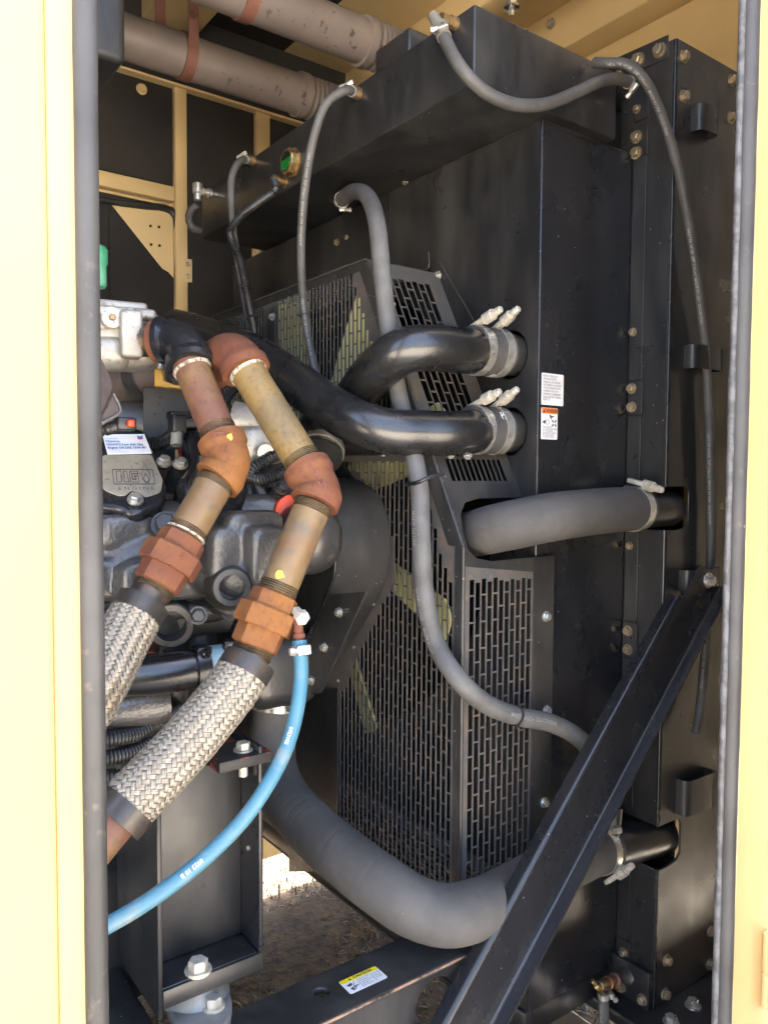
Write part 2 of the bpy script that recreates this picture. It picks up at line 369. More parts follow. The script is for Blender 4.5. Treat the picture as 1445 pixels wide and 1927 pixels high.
def worm(P, s, r, parent, up, wd=.011, mt=None, side=1):
    """worm-drive hose clamp"""
    mt = mt or STL; p, t = where(P, s); c = band('clamp', p, t, r, wd, mt, parent); up = V(up); up = (up-t*up.dot(t)).normalized(); b = t.cross(up)*side
    obox('screw_housing', p+up*(r+.0045), (b, t, up), (.017, wd*1.05, .008), mt, c, .0012)
    lathe('screw', p+up*(r+.0055)+b*.006, b, [(0, .0035), (.007, .0035), (.007, .0048), (.012, .0048)], mt, c, n=6, flat=True); return c
def tbolt(P, s, r, parent, up, ax, wd=.018, extra=0.):
    """constant-tension clamp with a spring stack on its bolt"""
    p, t = where(P, s); c = band('clamp', p, t, r, wd, STL, parent, .0016); up = V(up); up = (up-t*up.dot(t)).normalized(); b = t.cross(up).normalized()
    if b.dot(V(ax)) < 0: b = -b
    q = p+up*(r+.008); ax2 = (b+up*extra).normalized()
    obox('screw_housing', q-ax2*.008, (ax2, t, ax2.cross(t)), (.032, wd*.8, .008), WZN, c, .0015)
    prof = [(0, .0055)]
    for k in range(5): prof += [(.002+k*.0042, .0098), (.0045+k*.0042, .0098), (.0052+k*.0042, .0075)]
    prof += [(.0255, .0075), (.0255, .0065), (.034, .0065)]
    lathe('spring_stack', q+ax2*.006, ax2, prof, WZN, c, n=14)
    lathe('screw', q+ax2*.038, ax2, [(0, .006), (.008, .006), (.009, .005)], WZN, c, n=6, flat=True)
    obox('band_tail', p+up*math.cos(.9)*(r+.003)-b*math.sin(.9)*(r+.003), (t, up*math.cos(.9)-b*math.sin(.9), (up*math.sin(.9)+b*math.cos(.9))), (wd*.7, .0015, .026), STL, c, .0004); return c
def ties(P, s, r, parent, mt=LOOM):
    p, t = where(P, s); o = lathe('cable_tie', p-t*.002, t, [(0, r-.001), (0, r+.0016), (.0045, r+.0016), (.0045, r-.001)], mt, parent, n=20)
    to = EYE-p; to = (to-t*to.dot(t)).normalized(); a = t.cross(to); up = (to*.5+a*.85).normalized()
    obox('tie_head', p+up*(r+.003), (t, up, t.cross(up)), (.006, .006, .006), mt, o, .001); return o
def corr(r, pitch=.0042, dep=.0014): return lambda s: r+dep*(1 if (s/pitch) % 1 < .5 else -1)
def spiral(r, pitch=.02, dep=.0006): return lambda s: r-dep*(1 if (s/pitch+.25*math.sin(s*31)) % 1 < .15 else 0)

# ================================================================== GROUND
NG = 60
gv = []; gf = []
xs_ = [-40, -15, -6]+[-3+.15*i for i in range(54)]+[6, 15, 40]; ys_ = [-40, -15, -6]+[-2+.15*i for i in range(50)]+[7, 15, 40]
for y in ys_:
    for x in xs_: gv.append((x, y, -.004+.03*noise.noise(V((x*1.7, y*1.7, 0)))+.012*noise.noise(V((x*9, y*9, 3)))))
for j in range(len(ys_)-1):
    for i in range(len(xs_)-1): a = j*len(xs_)+i; gf.append((a, a+1, a+1+len(xs_), a+len(xs_)))
g = mesh('ground', gv, gf, DIRT, None); g['kind'] = 'structure'
vs_ = []; fs = []                                       # darker brown ground sheet under the machine and past its far wall
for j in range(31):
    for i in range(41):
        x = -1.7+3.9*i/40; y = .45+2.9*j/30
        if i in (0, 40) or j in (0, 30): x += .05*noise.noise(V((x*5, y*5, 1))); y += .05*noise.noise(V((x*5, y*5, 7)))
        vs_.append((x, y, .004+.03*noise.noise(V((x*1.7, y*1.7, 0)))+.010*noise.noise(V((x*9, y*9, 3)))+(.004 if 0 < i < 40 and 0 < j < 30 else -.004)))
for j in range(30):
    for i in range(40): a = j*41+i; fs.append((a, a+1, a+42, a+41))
sg_ = mesh('dark_ground_patch', vs_, fs, DARKG, None); sg_['kind'] = 'structure'
bv = []; bf = []
for _ in range(26000):
    x = random.uniform(.5, 2.2); y = random.uniform(.6, 3.3)
    if noise.noise(V((x*3, y*3, 9))) < -.25: continue
    z = .03*noise.noise(V((x*1.7, y*1.7, 0)))-.005
    a = random.uniform(0, 6.283); l = random.uniform(.015, .06); ln = random.uniform(.4, 3.2); wd = random.uniform(.0014, .0036)
    t = V((math.cos(a), math.sin(a), 0)); s = V((-t.y, t.x, 0))*wd; p = V((x, y, z)); h = l/(1+ln*ln)**.5
    m1 = p+t*ln*h*.4+V((0, 0, h*.65)); tp = p+t*ln*h*1.1+V((0, 0, h)); b = len(bv)
    bv += [p-s, p+s, m1+s*.8, m1-s*.8, tp]; bf += [(b, b+1, b+2, b+3), (b+3, b+2, b+4)]
go = mesh('dry_grass', bv, bf, GRASS, None, kind='stuff'); tag(go, 'short dry brown grass growing on the ground under the machine', 'grass')

# ================================================================== ENCLOSURE
enc = thing('generator_enclosure', 'beige steel generator enclosure with black lined walls around the open doorway', 'enclosure', (.5, .5, .4))
XL, XR, ZT, ZB = .122, .905, 2.78, .36
box('door_post', (.0, .5, .422), (XL, .545, 2.778), BEIW, enc, .006, 3)  # left of it an unseen second doorway, added to let daylight onto the engine
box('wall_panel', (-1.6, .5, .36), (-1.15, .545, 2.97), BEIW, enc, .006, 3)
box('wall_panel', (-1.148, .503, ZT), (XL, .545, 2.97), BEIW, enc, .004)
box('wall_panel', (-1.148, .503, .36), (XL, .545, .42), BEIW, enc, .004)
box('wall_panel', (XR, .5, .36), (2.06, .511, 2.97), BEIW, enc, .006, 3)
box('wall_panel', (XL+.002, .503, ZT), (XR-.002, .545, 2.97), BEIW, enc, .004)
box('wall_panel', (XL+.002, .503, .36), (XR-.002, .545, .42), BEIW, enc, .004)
for x, r, lipx in ((.1425, .0073, -1), (.884, .0105, 1)):
    pp = [V((x, .499, z)) for z in [.43+.03*i for i in range(79)]]
    s_ = sweep('door_seal', pp, r, SEAL, enc, n=20, jit=.05)
    if lipx > 0: sweep('seal_lip', [p+V((-.0105, .004, 0)) for p in pp], .0042, LIP, s_, n=10, jit=.25)
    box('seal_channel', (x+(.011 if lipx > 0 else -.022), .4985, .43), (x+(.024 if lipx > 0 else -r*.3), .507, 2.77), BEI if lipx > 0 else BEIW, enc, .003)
hg = lathe('hinge', Q(1443, 1898, Y=.494), (0, 0, 1), [(0, .006), (.002, .008), (.045, .008), (.047, .0065), (.05, .008), (.1, .008), (.1, .005)], BEI, enc, n=16)
od = box('added_door_leaf', (.958, -.24, .45), (.992, .478, 2.75), BEI, enc, .006, 3)      # unseen open leaf on that hinge, added to shade the right wall
box('added_leaf_lining', (.945, -.20, .50), (.957, .44, 2.70), INS, od, .003)
# roof, far wall, end walls
box('roof_panel', (-1.6, .545, 2.93), (1.35, 2.47, 2.97), INS, enc, .002)
box('roof_panel', (1.352, .545, 2.93), (2.06, 2.47, 2.97), BEI, enc, .002)
box('end_wall', (2.0, 1.16, .36), (2.052, 2.464, 2.945), BEI, enc, .002)
box('end_wall', (2.0, .547, .36), (2.052, 1.165, 2.945), INS, enc, .002)
box('end_wall', (-1.6, .547, .36), (-1.54, 2.464, 2.945), INS, enc, .002)
FW = 2.44
box('far_wall', (-1.538, FW, .13), (1.998, 2.462, 2.945), BEI, enc, .002)
fp = planeY(FW)
def fx(px): return Q(px, 300, Y=FW).x
def fz(px, py): return Q(px, py, Y=FW).z
zr = fz(330, 190); zr0 = fz(330, 172); zm = fz(320, 372); x1, x2 = fx(323), fx(345); x3, x4 = fx(474), fx(500)
# black lining panels between the beige members
def ins(x0, z0, x1_, z1): box('lining_panel', (x0, FW-.022, z0), (x1_, FW-.001, z1), INS, enc, .004)
ins(-1.5, zm+.03, x1-.004, zr0-.004); ins(x2+.004, .45, x3-.004, zr0-.004); ins(x4+.004, .45, 1.95, zr0-.004)
ins(-1.5, .45, fx(200), zm-.06); ins(-1.5, zr+.03, 1.95, 2.936)
for a, b in ((x1, x2), (x3, x4)): box('frame_post', (a, FW-.034, .45), (b, FW, zr0), BEI, enc, .003)
box('frame_rail', (-1.5, FW-.05, zr0), (1.6, FW, zr+.028), BEI, enc, .003)
box('frame_rail', (-1.5, FW-.034, zm-.02), (x1-.002, FW, zm+.025), BEI, enc, .003)
bolt(enc, Q(267, 168, Y=FW-.05), (0, -1, 0), .012, BEI, name='bolt')
# far door: seal, black skin, gusset
dsk = box('far_door', (-.2, FW-.012, .45), (fx(334), FW-.001, zm-.03), INS, enc, .003)
sp = path([Q(*q, Y=FW-.02) for q in ((120, 362), (186, 375), (270, 387), (312, 392), (328, 402), (334, 425), (335, 520), (337, 640), (339, 800))], .02)
sweep('far_door_seal', sp, .011, LOOM, enc, n=12)
gp = planeY(FW-.014)
gholes = [[gp.px(x+3*math.cos(i*.785), y+3*math.sin(i*.785)) for i in range(8)] for x, y in ((284, 425), (300, 427), (285, 460), (301, 462))]
pxg = [gp.px(*q) for q in ((210, 384), (318, 396), (326, 404), (327, 523), (318, 512), (306, 505))]
plate('gusset_plate', gp, pxg, BEI, enc, thick=.004, holes=gholes)
hp = pxplate('hinge_plate', planeY(FW-.036), ((345, 486), (362, 488), (362, 531), (346, 530)), BEI, enc, thick=.004)
for y in (497, 520): bolt(hp, Q(354, y, Y=FW-.036), (0, -1, 0), .006, STL)
pxplate('wall_bracket', planeY(FW-.03), ((476, 466), (489, 463), (489, 481), (476, 485)), BEI, enc, thick=.02)
pxplate('wall_bracket', planeY(FW-.034), ((490, 463), (503, 459), (503, 476), (490, 481)), BEI, enc, thick=.02)
# roof ribs
for xx in (.86,): box('roof_rib', (xx, 1.9, 2.87), (xx+.17, 2.435, 2.93), BEI, enc, .004)
box('roof_rib', (1.60, .6, 2.84), (1.68, 2.43, 2.93), BEI, enc, .004)
box('roof_rib', (1.90, .6, 2.80), (2.0, 2.43, 2.93), BEI, enc, .004)
for px, py in ((1037, 45),): bolt(enc, Q(px, py, X=1.9), (-1, 0, 0), .012, STL)
lathe('threaded_rod', Q(962, 30, d=1.75), (0, 0, 1), [(0, .006), (.3, .006)], STL, enc, n=10)
bolt(enc, Q(962, 15, d=1.75), (0, 0, 1), .013, STL, name='nut')
cb = thing('junction_box', 'black steel box hanging under the roof beside the exhaust pipes', 'box', Q(212, 150, d=1.25))
a = Q(239, 120, d=1.25)
box('housing', (a.x-.22, a.y, a.z), (a.x, a.y+.3, 2.925), BLK, cb, .012, 4)

# ================================================================== EXHAUST PIPES
def exhaust(y, z, x0, label):
    t = thing('exhaust_pipe', label, 'pipe', (x0, y, z), 'exhaust pipes under the roof')
    sweep('pipe', path([(x0, y, z), (1.095, y, z)], .03), .0505, EXH, t, n=40)
    lathe('collar', (1.093, y, z), (1, 0, 0), [(0, .0505), (.002, .0575), (.022, .0575), (.026, .054)], EXH, t, n=40)
    sweep('bellows', path([(1.117, y, z), (1.65, y, z)], .0028), lambda s: .0495+.0055*math.sin(s*2*math.pi/.014), EXH, t, n=32)
    return t
def hanger(t, x, y, z, two=True):
    h = lathe('hanger_strap', (x-.014, y, z), (1, 0, 0), [(0, .0512), (0, .0545), (.028, .0545), (.028, .0512)], STRP, t, n=40)
    box('strap_tail', (x-.013, y-.0565, z), (x+.013, y-.0525, 2.93), STRP, h, .001)
    if two: box('strap_tail', (x-.055, y+.045, z+.02), (x-.03, y+.049, 2.93), STRP, h, .001)
    bolt(h, (x, y-.057, z+.075), (0, -1, 0), .008, STRP)
e1 = exhaust(1.89, 2.518, .55, 'brown grey exhaust pipe nearer the far wall with a rusty hanger strap')
hanger(e1, Q(348, 60, Y=1.89).x, 1.89, 2.518)
e2 = exhaust(1.59, 2.53, .5, 'brown grey exhaust pipe running higher over the fan guard and coolant tank')
hanger(e2, Q(462, 5, Y=1.59).x, 1.59, 2.53, False)

# ================================================================== RADIATOR
XF, YP, XS, YN = 1.25, .925, 1.005, .84       # post front, shroud side, shroud front, post near side
rad = thing('radiator', 'tall black steel radiator and fan shroud with brass coloured bolts', 'radiator', (1.25, 1.5, .5))
pN = planeY(YN); pF = planeX(XF); pS = planeX(XS); pSide = planeY(YP)
zu1, zu0 = Q(1270, 916, Y=YN).z, Q(1270, 997, Y=YN).z
zl1, zl0 = Q(1270, 1543, Y=YN).z, Q(1270, 1622, Y=YN).z
xc = 1.322
def notch(z1, z0, lo=.0):
    return [(XF+.0045, z0), (xc-.03, z0), (xc-.012, z0+.003), (xc, z0+.014), (xc, z1-.012), (xc-.004, z1-.003), (xc-.012, z1), (XF+.0045, z1)]
out = [(XF+.0045, .505)]+notch(zl1, zl0-.0)+notch(zu1, zu0)+[(XF+.0045, 2.266), (1.66, 2.266), (1.66, .505)]
plate('side_plate', pN, out, BLK, rad, thick=.005, bevel=.002)
for z0, z1 in ((.505, zl0), (zl1, zu0), (zu1, 2.266)):
    plate('post', pF, [(-YP-.03, z0), (-YN-.0046, z0), (-YN-.0046, z1), (-YP-.03, z1)], BLK, rad, thick=.005, bevel=.002)
def strip(z0, z1, y0=.895, nm='cover_strip', lift=.0025): return plate(nm, pF, rounded([(-YP+.002, z0), (-y0, z0), (-y0, z1), (-YP+.002, z1)], .004), BLK, rad, thick=.0022, bevel=.0009, lift=lift)
def zf(py, px=1190): return Q(px, py, X=XF).z
strip(zf(716), zf(304)); strip(zu1+.001, zf(784)); strip(zf(1168), zu0-.001); strip(zf(1520), zf(1240)); strip(.62, zl0-.001)
strip(zf(235), zf(180), .892, 'bolt_plate', .0045); strip(zf(300), zf(245), .892, 'bolt_plate', .0045)
strip(zf(780), zf(721), .892, 'bolt_plate', .0045); strip(zf(1234), zf(1171), .892, 'bolt_plate', .0045)
strip(zf(1800, 1180), zf(1770, 1180), .892, 'bolt_plate', .0045)
nX = (-1, 0, 0); nY = (0, -1, 0)
for px, py, r in ((1198, 205, .006), (1197, 258, .0085), (1197, 288, .0085), (1190, 625, .006), (1188, 731, .0075), (1188, 766, .0075), (1184, 1027, .0058), (1181, 1187, .0075), (1181, 1222, .0075), (1173, 1792, .0068)):
    bolt(rad, Q(px, py, X=XF-.0045), nX, r)
tp = pxplate('bolt_plate', planeX(XF-.0005), ((1142, 118), (1258, 66), (1259, 108), (1200, 135), (1150, 150)), BLK, rad, thick=.003, lift=.003)
for px, py in ((1200, 113), (1241, 95)): bolt(rad, Q(px, py, X=XF-.004), nX, .0095)
for px, py in ((1285, 107), (1285, 182), (1375, 152), (1373, 222), (1253, 1806), (1250, 1870), (1336, 1752), (1334, 1814)): bolt(rad, Q(px, py, Y=YN), nY, .0085)
# far half of the frame, top beam, core
plate('post', pF, [(-2.18, .505), (-2.10, .505), (-2.10, 2.266), (-2.18, 2.266)], BLK, rad, thick=.005)
box('top_beam', (XF+.005, YN+.006, 2.2), (1.65, 2.18, 2.26), BLK, rad, .003)
box('radiator_core', (1.28, .9, .6), (1.40, 2.12, 2.2), CORED, rad, .003)
box('base_angle', (1.236, YN+.003, .503), (1.249, 2.18, .575), BLK, rad, .002)
for px, py in ((1120, 1827), (1168, 1857), (1208, 1881)): bolt(rad, Q(px, py, X=1.235), nX, .0075)
# shroud: front sheet with fan opening and two round holes, side sheet
FC = (1.51, 1.42); FR = .48
hc1 = Q(959, 668, X=XS); hc2 = Q(958, 812, X=XS)
plate('shroud_front', pS, [(-2.1, .55), (-YP-.0035, .55), (-YP-.0035, 2.088), (-2.1, 2.088)], BLK, rad, thick=.0035, bevel=.0014,
      holes=[circ(-FC[0], FC[1], FR, 64), circ(-hc1.y, hc1.z, .042, 32), circ(-hc2.y, hc2.z, .042, 32)])
sweep('shroud_bend', [V((XS+.0035, YP+.0035, z)) for z in (.551, 1.3, 2.0878)], .0035, BLKG, rad, n=20)
sweep('post_bend', [V((XF+.0045, YN+.0045, z)) for z in (zu1, 1.8, 2.265)], .0045, BLKG, rad, n=20)
sweep('post_bend', [V((XF+.0045, YN+.0045, z)) for z in (zl1, 1.1, zu0)], .0045, BLKG, rad, n=20)
sweep('post_bend', [V((XF+.0045, YN+.0045, z)) for z in (.506, .6, zl0)], .0045, BLKG, rad, n=20)
ssp = plate('shroud_side', pSide, [(XS+.0035, .55), (XF-.001, .55), (XF-.001, 2.088), (XS+.0035, 2.088)], BLKG, rad, thick=.0035, bevel=.0014)
box('shroud_top', (XS, YP, 2.0885), (XF, 2.1, 2.091), BLK, rad, .0008)
pxplate('shroud_patch', planeX(XS-.001), ((644, 404), (735, 362), (735, 700), (644, 720)), BLK, rad, thick=.003, lift=.003)
for px, py in ((634, 456), (654, 447), (740, 347), (763, 340)): bolt(rad, Q(px, py, X=XS-.002), nX, .006)
# J shaped hooks welded on the side plate
def hook(px0, px1, y0, y1, hole=True):
    a = Q(px0, y0, Y=YN); b = Q(px1, y0, Y=YN-.022); z1 = a.z; z0 = Q(px0, y1, Y=YN).z
    xa, xb = a.x, b.x
    prof = path([(xa, YN-.001, 0), (xa+.001, YN-.014, 0), (xa+.006, YN-.021, 0), (xa+.02, YN-.023, 0), (xb-.01, YN-.023, 0), (xb-.001, YN-.019, 0), (xb, YN-.001, 0)], .005)
    vs_ = []; fs = []
    fr = frames(prof, (0, 0, 1)); n = len(fr)
    for z in (z0, z1):
        for s in (-.0015, .0015):
            for p, t, u, b_ in fr: vs_.append((p.x+b_.x*s, p.y+b_.y*s, z))
    for i in range(n-1): fs += [(i, i+1, 2*n+i+1, 2*n+i), (n+i, 3*n+i, 3*n+i+1, n+i+1), (i, n+i, n+i+1, i+1), (2*n+i, 2*n+i+1, 3*n+i+1, 3*n+i)]
    h = mesh('hook_bracket', vs_, fs, BLK, rad); sharp(h, 50)
    if hole:
        c = V(((xa+xb)/2+.012, YN-.0247, (z0+z1)/2)); lathe('hook_hole', c, nY, [(-.0005, .0055), (.0003, .0055), (.0003, .004)], CORED, h, n=16)
hook(1299, 1352, 200, 250); hook(1286, 1360, 650, 694); hook(1272, 1345, 1465, 1530); hook(1276, 1345, 1072, 1112, False)
# stub tubes for the hoses
ut = Q(1240, 957, Y=.878); lt = Q(1230, 1573, Y=.878)
lathe('inlet_tube', (1.16, .878, ut.z), (1, 0, 0), [(0, .033), (.002, .035), (.157, .035), (.157, .031), (.09, .03)], BLK, rad, n=36)
ltd = (Q(1275, 1560, Y=.878)-Q(1150, 1592, Y=.878)).normalized()
lathe('outlet_tube', Q(1120, 1600, Y=.888), ltd, [(0, .036), (.002, .039), (.2, .039), (.2, .035), (.12, .034)], BLK, rad, n=36)
lathe('outlet_nipple', Q(1150, 1590, Y=.872), (0, -.12, 1), [(0, .012), (.075, .012)], BLK, rad, n=20)
# foot plates at the bottom
box('foot_plate', (1.19, .70, .478), (1.75, 1.4, .5025), BLK, rad, .003)
for px, py in ((1303, 1893), (1262, 1924)): bolt(rad, Q(px, py, Z=.5025), (0, 0, 1), .011, STL)

# labels on the shroud side
def label_sheet(name, lab, pl, quad, mt=WHT, r=.002):
    p = [V(pl.px(*q)) for q in quad]; u0 = (p[0].x+p[3].x)/2; u1 = (p[1].x+p[2].x)/2; v1 = (p[0].y+p[1].y)/2; v0 = (p[2].y+p[3].y)/2
    t = thing(name, lab, 'label', pl.w((u0+u1)/2, v0))
    plate('sheet', pl, rrect(u0, v0, u1, v1, r), mt, t, thick=.0006, bevel=.0001, lift=.0007); return t, u0, v0, u1, v1
lp = planeY(YP)
t, u0, v0, u1, v1 = label_sheet('notice_label', 'white notice label of plain grey text on the shroud side', lp, ((1018.5, 702), (1060, 705), (1058.5, 764), (1018, 762)))
W = u1-u0; H = v1-v0
for i, s in enumerate(('Exhaust piping and', 'chimneys shall be', 'designed, constructed,', 'and installed in accordance', 'with the Standard for the', 'Installation and use of', 'Stationary Combustion', 'Engines and Gas Turbines,', 'NFPA 37')):
    text('print', s, W*.118, lp, u0+W*.05, v1-H*(.115+i*.094), INK, t, lift=.0012, sx=.66 if len(s) > 22 else .74)
t, u0, v0, u1, v1 = label_sheet('warning_label', 'orange headed warning label with hand and fan pictograms on the shroud side', lp, ((1018, 766), (1048.5, 769), (1047.5, 828), (1017, 826)))
W = u1-u0; H = v1-v0
plate('header', lp, rrect(u0+W*.015, v1-H*.19, u1-W*.015, v1-H*.008, .0015), ORA, t, thick=.0004, bevel=.0001, lift=.0009)
text('print', 'WARNING', W*.2, lp, u0+W*.27, v1-H*.15, INK, t, lift=.0014, bold=.0002, sx=.86)
plate('pictogram', lp, [(u0+W*.08, v1-H*.15), (u0+W*.24, v1-H*.15), (u0+W*.16, v1-H*.055)], INK, t, thick=.0003, bevel=.00005, lift=.0012)
for k in range(4):
    a = R(45+90*k); c = (u0+W*.78, v0+H*.52); d_ = (math.cos(a), math.sin(a)); q = (-d_[1]*W*.035, d_[0]*W*.035)
    plate('pictogram', lp, [(c[0]+d_[0]*W*l+q[0]*s, c[1]+d_[1]*W*l+q[1]*s) for l, s in ((.06, -1), (.18, -1), (.18, 1), (.06, 1))], INK, t, thick=.0003, bevel=.00005, lift=.001)
plate('pictogram', lp, [(u0+W*x, v0+H*y) for x, y in ((.48, .79), (.56, .79), (.6, .75), (.8, .75), (.7, .70), (.62, .69), (.6, .62), (.52, .7))], INK, t, thick=.0003, bevel=.00005, lift=.001)
plate('pictogram', lp, [(u0+W*x, v0+H*y) for x, y in ((.08, .56), (.2, .61), (.26, .6), (.24, .5), (.18, .49), (.1, .52))], INK, t, thick=.0003, bevel=.00005, lift=.001)
plate('pictogram', lp, circ(u0+W*.37, v0+H*.55, W*.11), INK, t, holes=[circ(u0+W*.37, v0+H*.55, W*.095), ], thick=.0003, bevel=.00003, lift=.001)
for i, s in enumerate(('Rotating parts', 'Can cause severe injury', 'Do not operate', 'generator set without', 'all guards, screens,', 'or covers in place.')):
    text('print', s, W*.115, lp, u0+W*.09, v0+H*(.37-i*.062), INK, t, lift=.0012, sx=.8)

# ================================================================== COOLANT TANK
tx, ty0, ty1, tz0, tz1 = .831, .905, 1.915, 2.0925, 2.208
tank = thing('coolant_tank', 'long black sheet steel coolant tank with a green sight glass', 'tank', (1.0, 1.4, 2.09))
box('tank_body', (tx, ty0, tz0), (1.172, ty1, tz1), BLK, tank, .0035, 3)
sgp = Q(553, 307, X=tx)
sg = lathe('sight_glass', sgp, nX, [(0, .030), (.005, .030), (.0055, .027), (.017, .027), (.019, .025)], BRN, tank, n=8, flat=True)
lathe('glass', sgp+V((-.0185, 0, 0)), nX, [(0, .020), (.0012, .020)], DGL, sg, n=28)
gpl = planeX(sgp.x-.0198)
plate('coolant', gpl, [(-sgp.y+.0185*math.cos(R(a)), sgp.z+.0185*math.sin(R(a))) for a in range(-188, 22, 10)], GRN, sg, thick=.0008, bevel=.0001, lift=.0006)
box('tank_port', tuple(Q(740, 88, X=.86)+V((-.004, -.05, -.03))), tuple(Q(740, 88, X=.86)+V((.10, .05, .012))), BLK, tank, .004)
for px, py in ((1163, 141),): bolt(tank, Q(px, py, Y=ty0), nY, .006)
def port(p, d, r=.0085, l=.03, mt=BRS): return lathe('hose_port', V(p), d, [(-.004, r*1.25), (l*.4, r*1.25), (l*.4, r), (l, r)], mt, tank, n=16)

# ================================================================== SMALL COOLANT HOSES
PRINT = 'HEATER HOSE  3/8" (10mm)  MADE IN USA  GOODYEAR'
def hose(name, lab, pts, r, mt, cat='hose', group=None, step=.012, n=16, rf=None):
    P = path(pts, step); t = thing(name, lab, cat, P[-1], group); sweep('tube', P, rf or r, mt, t, n=n); return t, P
X_ = lambda px, py, x: Q(px, py, X=x)
Y_ = lambda px, py, y: Q(px, py, Y=y)
D_ = lambda px, py, d: Q(px, py, d=d)
# A vent hose from tank over the guard
pA = X_(676, 177, tx); port(pA, nX)
t, PA = hose('vent_hose', 'thin grey heater hose looping from the tank front down before the fan guard', [pA+V((-.012, 0, 0)), X_(648, 170, .785), X_(616, 192, .765), X_(594, 245, .75), X_(577, 330, .75), X_(567, 450, .765), X_(570, 560, .785), X_(583, 650, .79), X_(603, 735, .78)], .0082, RUB)
worm(PA, .012, .0082, t, (0, .3, 1), .008); ties(PA, plen(PA)-.17, .0082, t)
for s in (.17, .43): hose_text(PRINT, .0065, PA, s, .0082, .12, t, 1)
# B second vent hose
pB = X_(478, 303, tx); port(pB, nX)
t, PB = hose('vent_hose', 'dark heater hose bundled with corrugated loom beside the far wall post', [pB+V((-.012, 0, 0)), X_(452, 303, .79), X_(437, 330, .77), X_(438, 420, .77), X_(451, 510, .785), X_(464, 590, .79), X_(470, 650, .78), X_(452, 705, .74), X_(425, 752, .71), X_(400, 790, .68)], .0078, RUB)
worm(PB, .012, .0078, t, (0, .3, 1), .008)
pL = X_(536, 343, tx); lathe('level_sensor', pL, nX, [(-.002, .012), (.003, .012), (.003, .008), (.012, .008), (.013, .0095), (.03, .0095)], BRS, tank, n=12)
t, PL = hose('sensor_loom', 'black corrugated wiring loom running from the level sensor down the guard', [pL+V((-.025, 0, -.002)), X_(518, 357, .795), X_(488, 380, .785), X_(455, 405, .77), X_(434, 432, .757), X_(437, 455, .757), X_(452, 490, .77), X_(466, 560, .775), X_(479, 640, .765), X_(467, 700, .73), X_(440, 735, .70), X_(415, 770, .67)], .0075, LOOM, 'loom', None, .0021, 12, corr(.0078, .0042, .001))
for f in (.62, .72, .5): ties(PL, plen(PL)*f, .0085, t)
t, _ = hose('overflow_hose', 'short curled hose on the far end fitting of the tank', [X_(372, 385, .80), X_(360, 395, .79), X_(355, 412, .79), X_(362, 428, .80), X_(378, 434, .83)], .009, RUB)
pe = X_(397, 364, tx); port(pe, nX, .009, .022, STL); lathe('elbow_fitting', X_(372, 360, .80)+V((0, 0, .008)), (0, 0, -1), [(-.012, .009), (-.01, .012), (.012, .012), (.014, .009), (.03, .009)], STL, tank, n=12)
# C thick bypass hose
pc = path([X_(617, 334, .95), X_(618, 352, .95), X_(625, 368, .94), X_(645, 380, .925)], .006)
sweep('outlet_elbow', pc, .0125, BLK, tank, n=20)
t, PC = hose('bypass_hose', 'thick pale grey coolant hose hanging from tank across the grille to the lower radiator tube',
    [X_(640, 378, .93), X_(665, 361, .90), X_(693, 372, .85), X_(710, 425, .81), X_(719, 520, .80), X_(731, 620, .805), X_(748, 735, .81), X_(775, 840, .805), X_(789, 920, .80), X_(792, 1010, .79), X_(799, 1120, .79), X_(820, 1210, .80), X_(862, 1278, .80), Y_(915, 1325, .885), Y_(975, 1348, .885), Y_(1040, 1362, .88), Y_(1095, 1395, .875), Y_(1132, 1450, .872), Y_(1147, 1530, .872), Y_(1149, 1562, .872)], .0155, RUBD, step=.012, n=24)
worm(PC, .012, .0155, t, (0, -.5, -1), .010); worm(PC, plen(PC)-.01, .0155, t, (-.4, -1, 0), .011)
L = plen(PC); hose_text('MADE IN USA  GOODYEAR', .009, PC, L-.40, .0155, -.05, t, 1); hose_text('MADE IN USA', .009, PC, L-.80, .0155, .8, t, 1)
hose_text('HEATER HOSE 1" MADE IN USA', .008, PC, L-.68, .0155, .8, t, 1)
def nearest(P, q):
    s = 0; best = (9, 0)
    for i in range(len(P)):
        if i: s += (P[i]-P[i-1]).length
        best = min(best, ((P[i]-V(q)).length, s))
    return best[1]
for px, py in ((731, 638), (970, 1347)): ties(PC, nearest(PC, D_(px, py, (X_(px, py, .80)-EYE).dot(_f) if py < 700 else (Y_(px, py, .885)-EYE).dot(_f))), .0155, t)
sT = nearest(PC, X_(790, 902, .80)); p, tt = where(PC, sT)
tie = sweep('cable_tie', path([X_(768, 912, .79), X_(788, 907, .775), X_(808, 898, .79), X_(832, 892, .825)], .004), .0035, LOOM, t, n=8); lathe('tie_head', X_(768, 912, .785), (1, 0, .2), [(0, .005), (.008, .005)], LOOM, tie, n=6, flat=True)
# D hose at near end of tank
pd = X_(857, 46, tx); port(pd, nX, .008, .03, BRS)
lathe('filler_barb', X_(815, 30, .79), X_(838, 70, .79)-X_(815, 30, .79), [(0, .0085), (.025, .0088), (.027, .012), (.031, .012)], ALU, tank, n=18)
t, PD = hose('vent_hose', 'black heater hose sagging across the near end of the tank', [X_(832, 62, .795), X_(850, 100, .79), X_(875, 138, .795), Y_(915, 175, .875), Y_(965, 196, .865), Y_(1025, 196, .865), Y_(1080, 176, .865), Y_(1125, 155, .865), Y_(1160, 148, .87), Y_(1185, 156, .885)], .0098, RUB, n=18)
worm(PD, .008, .0098, t, (-1, -1, .4), .009); worm(PD, plen(PD)-.008, .0098, t, (-.5, -.5, -.6), .009)
lathe('hose_port', Y_(1180, 155, .885), (.6, .8, -.1), [(0, .008), (.06, .008)], BLK, tank, n=14)
